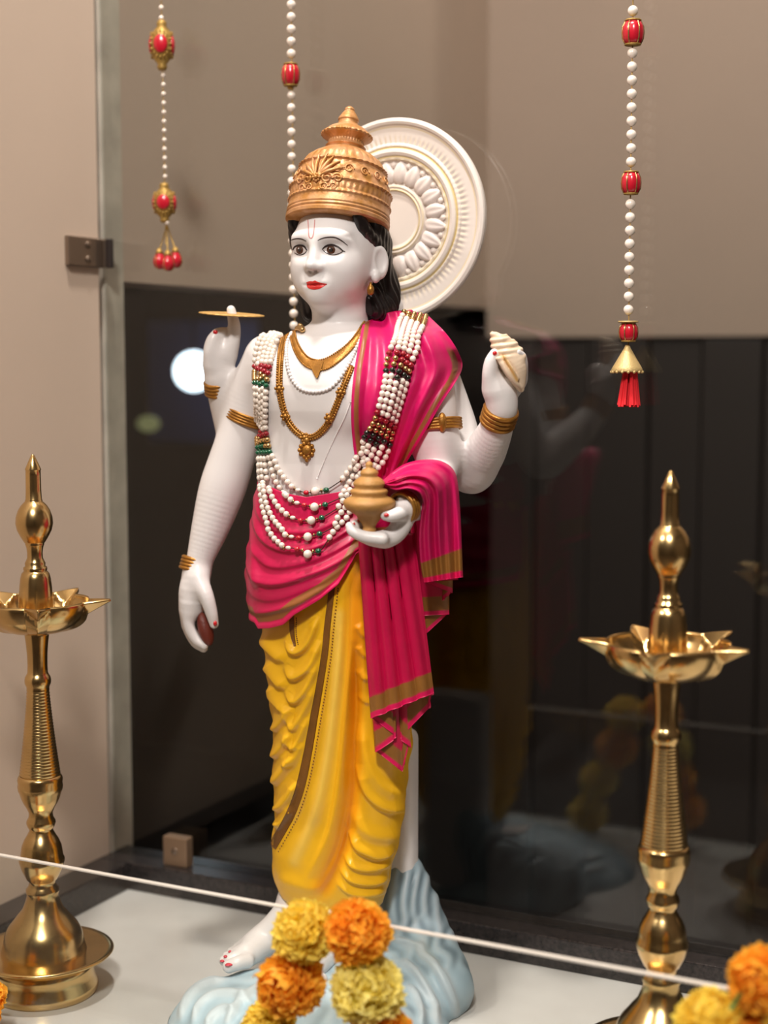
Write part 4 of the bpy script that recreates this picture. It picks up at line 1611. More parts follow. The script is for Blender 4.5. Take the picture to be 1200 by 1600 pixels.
# ---- drape over the forearm
O_ = [(596, 752, -.098), (628, 727, -.085), (662, 718, -.078), (692, 722, -.076), (711, 742, -.073), (717, 790, -.076), (720, 850, -.080), (722, 902, -.083)]
I_ = [(601, 759, -.120), (618, 765, -.136), (638, 763, -.140), (656, 770, -.138), (662, 786, -.130), (658, 808, -.122), (655, 840, -.114), (658, 880, -.108), (663, 910, -.104)]
nt2, ns = 190, 90
So, Si = spline(O_, nt2), spline(I_, nt2)
s = np.linspace(0, 1, ns)
P2 = So[:, None] * (1 - s)[None, :, None] + Si[:, None] * s[None, :, None]
tt = np.linspace(0, 1, nt2)
bl = np.sin(np.pi * s)[None] * (.016 * (1 - smoothstep(.45, .9, tt)) + .004)[:, None]
pl = (np.sin(s * 2 * np.pi * 4.2 + .6 * np.sin(tt * 3)[:, None]) * .0028 + np.sin(s * 2 * np.pi * 2.3 + 1 + tt[:, None]) * .0020) * smoothstep(0, .1, tt)[:, None]
PX, PYY, DD = P2[..., 0], P2[..., 1], P2[..., 2] - bl - pl
# the outer rim turns back behind the arm
rimb = 6
PX = np.concatenate([PX[:, :1] + np.array([-3.0, -1.0, 1.2, 1.6, 1.0])[None], PX], 1)
PYY = np.concatenate([np.repeat(PYY[:, :1], 5, 1) + np.array([6, 2.5, .4, 0, 0])[None] * smoothstep(.75, .5, tt)[:, None], PYY], 1)
DD = np.concatenate([DD[:, :1] + np.array([.040, .026, .014, .006, .002])[None], DD], 1)
Gf = Pd(PX, PYY, DD)
hemd = (1 - tt)[:, None] * 190 * np.ones_like(PX)
cf = lerp(np.broadcast_to(PINK, Gf.shape), CRIM, np.full(PX.shape, .25))
cf = lerp(cf, GOLD, smoothstep(6, 8, hemd) * smoothstep(30, 28, hemd))
cf = lerp(cf, EDGE, smoothstep(7, 6, hemd))
fdp = sheet('forearm_drape', Gf, .0022, M_CLOTH, ST, cf)
fdp['label'] = 'bright pink sash draped over the forearm'

# ---- sash over the shoulder
IN = [(566, 508), (560, 540), (553, 580), (549, 625), (549, 665), (553, 705), (560, 745), (566, 775)]
OUT = [(668, 492), (698, 522), (717, 552), (722, 574), (711, 598), (690, 630), (668, 668), (645, 706), (622, 745)]
nt3, ns3 = 200, 170
Si, So = spline(IN, nt3), spline(OUT, nt3)
s = np.linspace(0, 1, ns3)
P3 = Si[:, None] * (1 - s)[None, :, None] + So[:, None] * s[None, :, None]
# the top follows the shoulder line
tt = np.linspace(0, 1, nt3)
P3[..., 1] += (-14 * np.sin(np.pi * s))[None] * (1 - smoothstep(0, .12, tt))[:, None]
_r, _q = np.arange(0, nt3 + 3, 3).clip(0, nt3 - 1), np.arange(0, ns3 + 2, 3).clip(0, ns3 - 1)
_, best, tb = BODY.trace(P3[np.ix_(_r, _q)][..., 0], P3[np.ix_(_r, _q)][..., 1], start=1.2, end=1.6, off=.0035)


def upsample(a_):
    a_ = np.stack([np.interp(np.arange(ns3), _q[:len(np.unique(_q))], row[:len(np.unique(_q))]) for row in a_])
    return np.stack([np.interp(np.arange(nt3), _r[:len(np.unique(_r))], colm[:len(np.unique(_r))]) for colm in a_.T], 1)


best, tb = upsample(best), upsample(tb)
Dg = tb - AX0
# points past the outline hang level with the last covered ones
for r in range(nt3):
    ok = best[r] < .0016
    if ok.any():
        last = np.nonzero(ok)[0].max()
        Dg[r, last + 1:] = Dg[r, last] + np.linspace(.0, .010, ns3)[:ns3 - last - 1]
Dg = smooth_grid(Dg[..., None], 26)[..., 0]
Dg = np.minimum(Dg, tb - AX0 + .002 + 9 * (best > .0016))
Dg = smooth_grid(Dg[..., None], 6)[..., 0]
pl3 = (np.sin(s * 2 * np.pi * 5.5 + .4)[None] * .0021 + np.sin(s * 2 * np.pi * 2.6 + 1.2 + 1.5 * tt[:, None]) * .0024) * np.clip(np.minimum(s, 1 - s) * 8, 0, 1)[None]
spread = smoothstep(1.0, .2, tt)[:, None]
Dg = Dg - .003 - pl3 * (.6 + .5 * spread) - .004 * np.sin(np.pi * s)[None]
PX, PYY = P3[..., 0], P3[..., 1]
# outer edge folded back so the flap has a side
PX = np.concatenate([PX, PX[:, -1:] + np.array([.3, .2, -.6])[None]], 1)
PYY = np.concatenate([PYY, PYY[:, -1:] + np.array([.3, .5, .6])[None]], 1)
Dg = np.concatenate([Dg, Dg[:, -1:] + np.array([.003, .008, .014])[None]], 1)
Gs = Pd(PX, PYY, Dg)
w_in = s * np.linalg.norm(P3[:, -1] - P3[:, 0], axis=-1)[:, None]
w_out = (1 - s) * np.linalg.norm(P3[:, -1] - P3[:, 0], axis=-1)[:, None]
cs_ = lerp(np.broadcast_to(PINK, P3.shape[:2] + (3,)), CRIM, np.full(w_in.shape, .15))
cs_ = lerp(cs_, GOLD, smoothstep(4, 5, w_in) * smoothstep(12.5, 11.5, w_in) * .9)
cs_ = lerp(cs_, GOLD, smoothstep(6, 7, w_out) * smoothstep(16, 15, w_out) * .9 * smoothstep(.2, .26, tt)[:, None])
cs_ = np.concatenate([cs_, np.repeat(cs_[:, -1:], 3, 1)], 1)
sh = sheet('shoulder_sash', Gs, .0025, M_CLOTH, ST, cs_)
sh['label'] = 'pink sash over the shoulder with gold borders'
HC.add(Gs.reshape(-1, 3), grid_faces(*Gs.shape[:2]))
HC.build()

# ---- gold and pearl ornaments carved on the figure
def bead_row(P, r, gap=1.0):
    L = np.concatenate([[0], np.cumsum(np.linalg.norm(np.diff(P, axis=0), axis=1))])
    n = max(1, int(L[-1] / (2 * r * gap)))
    s_ = (np.arange(n) + .5) / n * L[-1]
    return np.stack([np.interp(s_, L, P[:, k]) for k in range(3)], 1)


z2 = lambda *p: [(380 + a / 3.3333, 460 + b / 3.3333) for a, b in p]
z3 = lambda *p: [(260 + a / 2.759, 460 + b / 2.759) for a, b in p]
z4 = lambda *p: [(520 + a / 3.75, 480 + b / 3.75) for a, b in p]
ribbon('gold_collar', z2((262, 150), (262, 215), (285, 290), (330, 350), (395, 372), (460, 352), (540, 290), (600, 220), (640, 150)), [3.5, 4, 5.5, 7, 8, 7, 5.5, 4.5, 4], M_GOLD, .0008, .0014, 90, 9, HB, .001)
COLL = z2((262, 150), (262, 215), (285, 290), (330, 350), (395, 372), (460, 352), (540, 290), (600, 220), (640, 150))
kc_ = spline(COLL, 120)
kt_ = np.gradient(kc_, axis=0)
kt_ /= np.linalg.norm(kt_, axis=1, keepdims=True)
kh_ = np.interp(np.linspace(0, 1, 120), np.linspace(0, 1, 9), [3.5, 4, 5.5, 7, 8, 7, 5.5, 4.5, 4])
prt = []
for sg in (-1, 1):
    q = kc_ + np.stack([-kt_[:, 1], kt_[:, 0]], 1) * (kh_ * sg)[:, None]
    prt += [sphere_vf(b_, .0010, 8, 5) for b_ in bead_row(HB.at(q[:, 0], q[:, 1], .0012), .0010)]
V, f = join_parts(prt)
tag(mesh_np('collar_beads', V, f, M_GOLD, ST), kind='stuff')
decal('collar_point', outline(z2((345, 355), (385, 350), (425, 355)), z2((425, 356), (405, 410), (390, 440), (372, 415), (345, 356))), M_GOLD, .0022)
Pn = path_on(z2((255, 205), (232, 260), (228, 330), (240, 400), (265, 455), (310, 495), (372, 508), (440, 496), (490, 460), (525, 412), (560, 350), (590, 285), (622, 215)), 700, .0012)


V, f = join_parts([sphere_vf(c, .0019, 10, 7) for c in bead_row(Pn, .0019, .95)])
nk = tag(mesh_np('pearl_necklace', V, f, M_WHITE, ST), kind='stuff')
CHN = z2((248, 150), (222, 205), (200, 300), (192, 400), (192, 490), (205, 570), (232, 650), (275, 710), (325, 742), (375, 738), (425, 695), (460, 640), (490, 570), (515, 505), (540, 440), (566, 375))
for k_, (o_, r_) in enumerate(((-3.4, .0013), (0, .0015), (3.4, .0013))):
    c = spline(CHN, 120)
    t = np.gradient(c, axis=0)
    t /= np.linalg.norm(t, axis=1, keepdims=True)
    c = c + np.stack([-t[:, 1], t[:, 0]], 1) * o_
    P = HB.at(c[:, 0], c[:, 1], .0009)
    if k_ == 1:
        tube('gold_chain', P, r_, M_GOLD, ST, 8)
    else:
        V, f = join_parts([sphere_vf(q, r_, 8, 6) for q in bead_row(P, r_, .95)])
        tag(mesh_np('gold_bead_row', V, f, M_GOLD, ST), kind='stuff')
for (x, y) in z2((195, 490), (226, 632), (325, 745), (452, 640), (512, 510)):
    c = HB.at(np.array([x]), np.array([y]), .002)[0]
    prt = [sphere_vf(c, .0026, 10, 7)] + [sphere_vf(c + (LAT * math.cos(q) + UP * math.sin(q)) * .0032, .0017, 8, 6) for q in np.linspace(0, 2 * np.pi, 7)[:-1]]
    V, f = join_parts(prt)
    mesh_np('chain_rosette', V, f, M_GOLD, ST)
c = HB.at(np.array([481.0]), np.array([703.0]), .0025)[0]
prt = [sphere_vf(c, (.0050, .0032, .0052), 16, 10), sphere_vf(c + UP * .0085, (.0032, .0026, .0034), 12, 8), sphere_vf(c + UP * .012, .0018, 8, 6)]
for q in np.linspace(0, 2 * np.pi, 11)[:-1]:
    prt.append(sphere_vf(c + (LAT * math.cos(q) + UP * math.sin(q)) * .0062, .0022, 8, 6))
prt.append(sphere_vf(c - UP * .0086, (.0018, .0018, .0026), 8, 6))
V, f = join_parts(prt)
mesh_np('pendant', V, f, M_GOLD, ST)
tube('sacred_thread', path_on(z2((560, 560), (530, 640), (480, 740), (430, 850), (385, 960)), 40, .0000), .0008, M_WHITE, ST, 6)


def ring_stack(name, c, axis, rad, n, r, mt, squash=1.0, sp=1.7):
    axis = np.asarray(axis, float)
    axis /= np.linalg.norm(axis)
    a_ = np.cross(axis, FWD)
    a_ /= np.linalg.norm(a_)
    b_ = np.cross(axis, a_)
    t = np.linspace(0, 2 * np.pi, 48, endpoint=False)
    prt = []
    for k_ in range(n):
        o_ = (k_ - (n - 1) / 2) * r * sp
        P = c + axis * o_ + (a_ * np.cos(t)[:, None] + b_ * squash * np.sin(t)[:, None]) * rad
        prt.append(tube_mesh(P, r, 8, True))
    V, f = join_parts(prt)
    return mesh_np(name, V, f, mt, ST)


cA = Py(305, 883, -.0245)
ring_stack('bangle', cA, Py(312, 868, -.022) - Py(303, 900, -.027), 22.0 * MM, 4, 3.3 * MM, M_GOLD)
cB = Py(341.5, 605, .0)
ring_stack('bangle', cB, Py(340, 590, -.002) - Py(344, 622, .006), 20.5 * MM, 4, 3.6 * MM, M_GOLD, sp=1.6)
cC = Pd(632, 792, -.1235)
ring_stack('bangle', cC, Pd(656, 783, -.105) - Pd(628, 796, -.126), 21.5 * MM, 3, 3.0 * MM, M_GOLD)
cD = Py(779, 650, -.005)
ring_stack('bangle', Py(780, 650, .008), Py(786, 634, .004) - Py(775, 668, .014), 23.5 * MM, 4, 4.2 * MM, M_GOLD, sp=1.7)
cE = Py(387, 652, .0045)
ring_stack('armband', cE, Py(398, 606, .006) - Py(378, 664, .004), 34.5 * MM, 4, 2.6 * MM, M_GOLD)
cF = Py(681, 664, .004)
ring_stack('armband', cF, Py(677, 620, .006) - Py(684, 700, .003), 38.2 * MM, 4, 2.6 * MM, M_GOLD)
kn = HC.at(np.array([690.0]), np.array([660.0]), .0015)[0]
ellipsoid('armband_knot', kn, (.0042, .0042, .0090), M_GOLD, ST)
for s_, (x, y, yy) in ((1, (579, 452, -.004)),):
    e0 = Py(x, y, yy)
    er = lathe('earring', [(.0010, -.0055), (.0030, -.004), (.0034, -.001), (.0028, .002), (.0013, .0045), (.0008, .0065)], M_GOLD, ST, e0, 20)

# ---- things carved into the hands
dc = Pd(362, 491, dB - .004)
t = np.linspace(0, 2 * np.pi, 96, endpoint=False)
rd = 51 * MM * (1 + .035 * np.sign(np.sin(t * 24)))
nrm = UP * 1.0 - FWD * .075 + LAT * .06
nrm /= np.linalg.norm(nrm)
x1 = np.cross(nrm, FWD)
x1 /= np.linalg.norm(x1)
x2 = np.cross(nrm, x1)
ringo = [(dc + (x1 * np.cos(t)[:, None] + x2 * np.sin(t)[:, None]) * (rd * q)[:, None] + nrm * hgt) for q, hgt in ((.12, .0009), (.8, .0009), (1, .0005), (1, -.0005), (.8, -.0009), (.12, -.0009))]
mesh_np('discus', np.array(ringo).reshape(-1, 3), [grid_faces(6, 96, True, True)], mat('discus_gold', srgb(206, 164, 96), .45, .25, bump=.2, bscale=400), ST)['label'] = 'thin gold toothed discus on the fingertip'

# pot of nectar
pc = Pd(577, 790, -.128)
ptm = (AX0 - .128) / FPX
PP = [(5, 833), (9, 832), (11, 829), (11, 826), (9.5, 823), (12, 818), (17, 812), (20, 806), (26, 802), (36, 797), (40.5, 791), (41.5, 786), (40, 782), (35, 778.5), (29, 776), (28, 774), (29, 771), (30, 768), (28, 765.5), (23.5, 763.5), (23, 761.5), (25, 758), (25, 755), (21, 750), (15, 746), (13, 744), (14.5, 741.5), (14, 738), (11, 735), (7, 732.5), (5, 731), (6, 728), (5.5, 725), (3, 722.5), (0, 721.5)]
po = lathe('pot', [(r * ptm, (790 - y) * ptm * 1.02) for r, y in PP], M_POT, ST, pc, 56, lambda R, Z, A: (R * (1 + .012 * np.sin(3 * A + Z * 200)), Z + R * np.sin(A * 2 + .5) * .02))
po['label'] = 'ochre tiered pot with a stepped lid'

# leaf-brown lozenge in the hanging hand
bo = ellipsoid('brown_tablet', Pd(321, 983, dA - .010), (11.5 * MM, 13 * MM, 28 * MM), mat('tablet_brown', srgb(104, 40, 28), .5, bump=.3, bscale=300), ST, np.array(Matrix.Rotation(-YAW * 0, 3, 'Z') @ Matrix.Rotation(-.30, 3, 'Y')), 24, 16)
bo['label'] = 'dark red-brown oval held in the hanging hand'

# conch
CON = Field()
dc_ = dD - .008
cp = [(768.5, 517.5, 1.4), (771.5, 523, 5), (776, 531, 9.5), (783, 541, 14.5), (793, 555, 19), (803, 574, 18), (809, 592, 12), (814, 608, 5)]
CON.chain([pdp(x, y, dc_, r) for x, y, r in cp], .004)
for x, y, r in ((791, 526, 4.2), (803, 535, 4.6), (812, 546, 4.6), (817, 557, 4.2)):
    CON.chain([pdp(x - 6, y + 4, dc_ - .003, r + 2), pdp(x, y, dc_ - .002, r)], .004)
CON.chain([pdp(780, 560, dc_ - .011, 4.5), pdp(794, 582, dc_ - .012, 4.5), pdp(806, 598, dc_ - .009, 3.5), pdp(813, 606, dc_ - .004, 2.5)], .002)
CON.chain([pdp(788, 556, dc_ - .015, 2), pdp(800, 576, dc_ - .015, 2.2), pdp(809, 592, dc_ - .010, 1.8)], .003)
CV, CQ = CON.mesh(.0006)
CN = vnormals(CV, CQ)
X, Yc = proj(CV)
ax_ = ((X - 769) * 44 + (Yc - 519) * 89) / math.hypot(44, 89)
cr_ = ((X - 769) * 89 - (Yc - 519) * 44) / math.hypot(44, 89)
whorl = np.sin((ax_ - cr_ * .35) * 2 * np.pi / 10.5) * smoothstep(56, 30, ax_)
CV = CV + CN * (whorl * .0006)[:, None]
yd, _, _, _ = poly_dist(X, Yc, [(786, 556), (797, 574), (808, 594)])
cream = np.array(srgb(226, 204, 178)[:3])
ccol = lerp(np.broadcast_to(cream, CV.shape), np.array(srgb(214, 160, 60)[:3]), np.exp(-(yd / 3.0) ** 2) * .8)
ccol = lerp(ccol, np.array(srgb(188, 150, 112)[:3]), smoothstep(0, -.9, whorl) * .6)
cn = mesh_np('conch', CV, CQ, mat('conch_cream', (1, 1, 1, 1), .4, vcol=True), ST, True, ccol)
cn['label'] = 'cream conch shell with spiral tip in the raised hand'

# red nails
for x, y, host_dd, rx, ry in ((336, 974, 0, 3.2, 4.5), (336.5, 519, 0, 4.0, 3.6), (773, 552, 0, 3.4, 3.4), (604, 805, 0, 4, 3), (567, 811, 0, 3.2, 3.6), (559.5, 815, 0, 2.4, 3.2), (553.5, 819, 0, 1.8, 2.8)):
    c = HB.at(np.array([x], float), np.array([y], float), .0)[0]
    ellipsoid('nail', c, (rx * MM, .0016, ry * MM), M_RED, ST, np.array(Matrix.Rotation(YAW, 3, 'Z')), 12, 8)

# ---- feet
FT = Field()
fa = lambda x, y, z, r: (Pz(x, y, z), r * MM)
FT.chain([(Py(462, 1405, -.020), 30 * MM), (Py(450, 1432, -.030), 28 * MM), fa(415, 1468, .046, 25), fa(385, 1492, .040, 20)], .008)
FT.chain([(Py(466, 1430, -.010), 26 * MM), fa(420, 1462, .044, 22), fa(392, 1480, .040, 18)], .010)
toes = [((385, 1502), (358, 1510), 10.5), ((376, 1494), (350, 1501), 8), ((378, 1487), (354, 1494), 7.2), ((383, 1480), (361, 1487), 6.6), ((390, 1474), (370, 1479), 6)]
for (a_, b_, r_) in toes:
    FT.chain([fa(a_[0], a_[1], .040, r_ + 1.5), fa((a_[0] + b_[0]) / 2, (a_[1] + b_[1]) / 2 - 1, .041, r_ + .5), fa(b_[0], b_[1], .038, r_)], .0025, .006)
V, Q = FT.mesh(.0009)
mesh_np('foot', V, Q, M_WHITE, ST)['label'] = 'bare white foot with painted toenails'
HF = Hit()
HF.add(V, Q)
HF.build()
for x, y, rx, ry in ((358, 1507, 7, 4), (347.5, 1501.5, 4.2, 2.8), (352.5, 1494.5, 3.6, 2.6), (359.5, 1487, 3.2, 2.4)):
    c = HF.at(np.array([x], float), np.array([y], float), .0)[0]
    ellipsoid('toenail', c, (rx * MM, ry * MM * 1.3, .0012), mat('toenail_red', srgb(206, 70, 84), .35) if x == 358 else bpy.data.materials['toenail_red'], ST, np.array(Matrix.Rotation(YAW + .5, 3, 'Z')), 12, 8)
FT2 = Field()
FT2.chain([(Py(548, 1402, -.020), 28 * MM), (Py(540, 1440, -.036), 26 * MM), fa(505, 1490, .048, 24), fa(480, 1525, .042, 18)], .008)
for k_ in range(5):
    FT2.chain([fa(495 - 9 * k_ + 8, 1530 - 4 * k_, .042, 9), fa(478 - 9 * k_ + 8, 1552 - 5 * k_, .040, 8 - k_ * .5)], .003, .006)
V, Q = FT2.mesh(.0012)
mesh_np('foot', V, Q, M_WHITE, ST)

# ---- support post and wave base
p0, p1 = Py(595, 1150, .060), Py(655, 1150, .060)
zt1 = Py(640, 1136, .060)[2]
import bmesh
bm = bmesh.new()
bmesh.ops.create_cube(bm, size=1)
for v in bm.verts:
    v.co = Vector(((p0[0] + p1[0] - .03) / 2 + v.co.x * (p1[0] - p0[0] + .03), .052 + v.co.y * .028, (zt1 + .02) / 2 + v.co.z * (zt1 - .02)))
bmesh.ops.bevel(bm, geom=bm.edges[:], offset=.010, segments=5, affect='EDGES', profile=.5)
me = bpy.data.meshes.new('support_post')
bm.to_mesh(me)
bm.free()
me.materials.append(M_WHITE)
for p in me.polygons:
    p.use_smooth = True
o = bpy.data.objects.new('support_post', me)
COL.objects.link(o)
o.parent = ST
o['label'] = 'plain white post behind the legs'

RK = Field()
rc = (Pz(265, 1605, 0) + Pz(738, 1605, 0)) / 2
print('rock centre', rc, Pz(265, 1605, 0), Pz(738, 1605, 0))
hwR = np.linalg.norm(Pz(738, 1605, 0) - Pz(265, 1605, 0)) / 2
RK.ell((rc[0] - .004, rc[1] - .012, -.004), (hwR * 1.0, .105, .046), .02)
RK.ell((rc[0] + .02, .005, .0), (.075, .085, .050), .03)
RK.chain([(Pz(640, 1470, .04), .030), (Py(636, 1400, .052), .026), (Py(630, 1362, .056), .020), (Py(628, 1348, .056), .012)], .02)
RK.chain([(Pz(690, 1540, .02), .030), (Py(652, 1440, .045), .024)], .02)
RK.chain([(Py(512, 1412, .000), .010), (Py(510, 1440, -.004), .022)], .01)


RV, RQ = RK.mesh(.0012)
keep = RV[:, 2] > -.006
RN = vnormals(RV, RQ)
X, Yr = proj(RV)
th = np.arctan2(RV[:, 1] - rc[1], RV[:, 0] - rc[0])
rad_ = np.hypot(RV[:, 0] - rc[0], RV[:, 1] - rc[1])
w1 = np.sin(th * 15 + 34 * rad_ + 2.0 * np.sin(th * 4 + rad_ * 60) + RV[:, 2] * 25)
w2 = np.sin(rad_ * 190 + 2.4 * np.sin(th * 6) + RV[:, 2] * 160)
rear = smoothstep(1350, 1330, 0 * Yr) * 0 + smoothstep(.03, .06, RV[:, 2])
wr = (w1 * .6 + w2 * .4)
stri = np.sin(X * .36 + 1.6 * np.sin(Yr * .05) + .5 * np.sin(X * .11 + Yr * .03))
mott = np.sin(X * .22 + 2.4 * np.sin(Yr * .04) + 1.3 * np.sin(X * .075 + Yr * .115))
tz_ = smoothstep(1400, 1470, Yr)
wr_rear = stri * .62 * (1 - tz_) + mott * .55 * tz_
lm = smoothstep(575, 610, X) * rear
wv = wr * .45 * (1 - lm) + wr_rear * lm * smoothstep(1345, 1375, Yr)
ARC = [([(282, 1600), (296, 1560), (322, 1538), (360, 1536)], 3.2 * m1, 7, 5), ([(300, 1606), (312, 1574), (338, 1556), (372, 1556), (396, 1572)], 3.6 * m1, 6, 6),
       ([(322, 1610), (332, 1590), (352, 1578), (374, 1586)], 3.0 * m1, 6, 5), ([(352, 1606), (376, 1566), (402, 1546), (420, 1540)], 3.2 * m1, 6, 6), ([(372, 1612), (392, 1584), (415, 1562)], 3.0 * m1, 5, 6),
       ([(296, 1530), (310, 1506), (334, 1490), (370, 1484)], 2.6 * m1, 9, 6), ([(620, 1500), (650, 1520), (672, 1560), (684, 1602)], 3.4 * m1, 8, 6), ([(640, 1480), (676, 1506), (700, 1550), (716, 1600)], 3.2 * m1, 8, 6),
       ([(612, 1470), (640, 1474), (668, 1486)], 2.6 * m1, 7, 5), ([(636, 1540), (652, 1566), (660, 1604)], 3.0 * m1, 7, 5)]
arcs = fold_field(X, Yr, ARC) * (((CAM - RV) * RN).sum(1) > 0)
RV = RV + RN * arcs[:, None]
wv = np.clip(wv + (arcs / m1) * .5, -1, 1.3)
RV = RV + RN * (wv * .0017 * smoothstep(.004, .02, RV[:, 2]))[:, None]
RV[:, 2] = np.maximum(RV[:, 2], .0004)
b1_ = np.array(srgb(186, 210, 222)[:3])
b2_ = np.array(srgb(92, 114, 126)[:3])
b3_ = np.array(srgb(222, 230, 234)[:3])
flank_shade = smoothstep(540, 640, X)                   # shade of the right flank, put into the colour as deeper grey blue
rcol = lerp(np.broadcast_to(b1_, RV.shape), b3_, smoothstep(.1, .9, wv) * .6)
rcol = lerp(rcol, b2_, smoothstep(.3, -.9, wv) * (.5 + .5 * flank_shade))
rcol = lerp(rcol, b2_, .40 * flank_shade)
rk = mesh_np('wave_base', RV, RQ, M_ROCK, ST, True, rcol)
rk['label'] = 'pale blue base carved as curling waves'

# ------------------------------------------------------------------ pearl garland hung on the statue
PG = thing('pearl_garland', 'five-strand pearl garland with red, gold and green bead bands round the statue neck', 'garland', HC.at(np.array([560.0]), np.array([700.0]))[0])
RP = .00285
pearl_me = mesh_np('pearl_small', *sphere_vf((0, 0, 0), RP, 12, 8), M_PEARL, link=False).data
left_e = z2((280, 128), (200, 140), (130, 175), (85, 230), (66, 300), (65, 370), (70, 480), (80, 620), (80, 720), (88, 840))
right_e = z2((290, 132), (262, 165), (226, 205), (200, 250), (180, 310), (162, 370), (140, 470), (134, 600), (136, 700), (160, 836))
left_r = z4((398, 5), (385, 80), (350, 180), (330, 262), (305, 350), (285, 420), (255, 540), (225, 640), (185, 740), (150, 830))
right_r = z4((560, 70), (548, 110), (520, 220), (500, 270), (480, 350), (455, 440), (420, 560), (385, 670), (345, 790), (285, 930))
pearl_pos = []
HX = Hit()                                       # everything the strands lie against
HX.V, HX.F, HX.n = list(HC.V), list(HC.F), HC.n
tri_v, tri_f = [], []
cl_v, cl_f = [], []
for ch in ST.children:
    if ch.type == 'MESH' and ch.name.split('.')[0] in ('shoulder_sash', 'waist_cloth', 'pot', 'forearm_drape', 'sash_end', 'gold_chain', 'gold_bead_row', 'pearl_necklace', 'gold_collar', 'collar_beads', 'hair', 'halo', 'pendant', 'chain_rosette', 'armband'):
        me = ch.data
        me.calc_loop_triangles()
        v_ = np.zeros(len(me.vertices) * 3, np.float32)
        me.vertices.foreach_get('co', v_)
        t_ = np.zeros(len(me.loop_triangles) * 3, np.int32)
        me.loop_triangles.foreach_get('vertices', t_)
        dv, df = (cl_v, cl_f) if ch.name in ('shoulder_sash', 'waist_cloth') else (tri_v, tri_f)
        df.append(t_.reshape(-1, 3) + sum(len(q_) for q_ in dv))
        dv.append(v_.reshape(-1, 3).astype(float))
BV3 = BVHTree.FromPolygons(np.concatenate(cl_v).tolist(), np.concatenate(cl_f).tolist())
BV2 = BVHTree.FromPolygons(np.concatenate(tri_v).tolist(), np.concatenate(tri_f).tolist())


def clear_of(P, r):
    """move points outward until they clear the surfaces behind them by r"""
    P = np.array(P, float).reshape(-1, 3)
    for i_ in range(len(P)):
        toc = CAM - P[i_]                        # lift off towards the open front
        toc /= np.linalg.norm(toc)
        for _ in range(14):
            if min(t_.find_nearest(Vector(P[i_]))[3] for t_ in (HC.bvh, BV2)) >= r:
                break
            P[i_] = P[i_] + toc * .0005
    return P


band = {'red': [], 'gold': [], 'green': [], 'dark': []}


def emit(P, r, kind):
    P = clear_of(P, r)[0]
    if min(t_.find_nearest(Vector(P))[3] for t_ in (HC.bvh, BV2, BV3)) < r * .995:
        return                                   # no room for a bead here
    (pearl_pos if kind == 'pearl' else band[kind]).append((P, r))


def zone(y, side):
    if side == 'l':
        for y0, y1, k_ in ((0, 517, 'gold'), (517, 571, 'pearl'), (571, 583, 'red'), (583, 596, 'gold'), (596, 605, 'green'), (605, 669, 'pearl'), (669, 683, 'red'), (683, 697, 'gold'), (697, 714, 'green'), (714, 2000, 'pearl')):
            if y0 <= y < y1:
                return k_
    # y measured down the middle of the right band
    for y0, y1, k_ in ((0, 501, 'gold'), (501, 552, 'pearl'), (552, 563, 'red'), (563, 580, 'gold'), (580, 590, 'dark'), (590, 652, 'pearl'), (652, 662, 'red'), (662, 679, 'gold'), (679, 694, 'dark'), (694, 2000, 'pearl')):
        if y0 <= y < y1:
            return k_


# where each of the five strands ends beside its centre beads
ends_l = z2((272, 1010), (268, 1080), (246, 1155), (240, 1255), (218, 1325))
mid_l = [z2((170, 850), (190, 905), (228, 960)), z2((150, 860), (172, 950), (215, 1025)), z2((128, 900), (150, 1020), (190, 1100)), z2((112, 950), (135, 1090), (180, 1190)), z2((100, 960), (118, 1130), (160, 1255))]
ends_r = z2((512, 968), (503, 1062), (488, 1118), (470, 1200), (446, 1285))
mid_r = [z2((610, 800), (572, 885), (540, 930)), z2((640, 810), (590, 910), (540, 1000)), z2((668, 810), (610, 930), (535, 1050)), z2((695, 820), (630, 960), (545, 1090)), z2((725, 830), (650, 1000), (520, 1180))]
HP2 = HC
def band_grid(le, re, order):
    """five strands side by side on the surface, smoothed together"""
    L_, R_ = spline(le, 300), spline(re, 300)
    q = (np.arange(5) + .5) / 5
    if order < 0:
        q = 1 - q
    P = L_[None] * (1 - q)[:, None, None] + R_[None] * q[:, None, None]
    G = HP2.at(P[..., 0], P[..., 1], RP * 1.1)
    for _ in range(60):
        G[:, 1:-1] = G[:, 1:-1] * .4 + (G[:, :-2] + G[:, 2:]) * .3
    for _ in range(3):
        G[1:-1] = G[1:-1] * .5 + (G[:-2] + G[2:]) * .25
    toc = CAM - G
    return G + toc / np.linalg.norm(toc, axis=-1, keepdims=True) * .0010, P


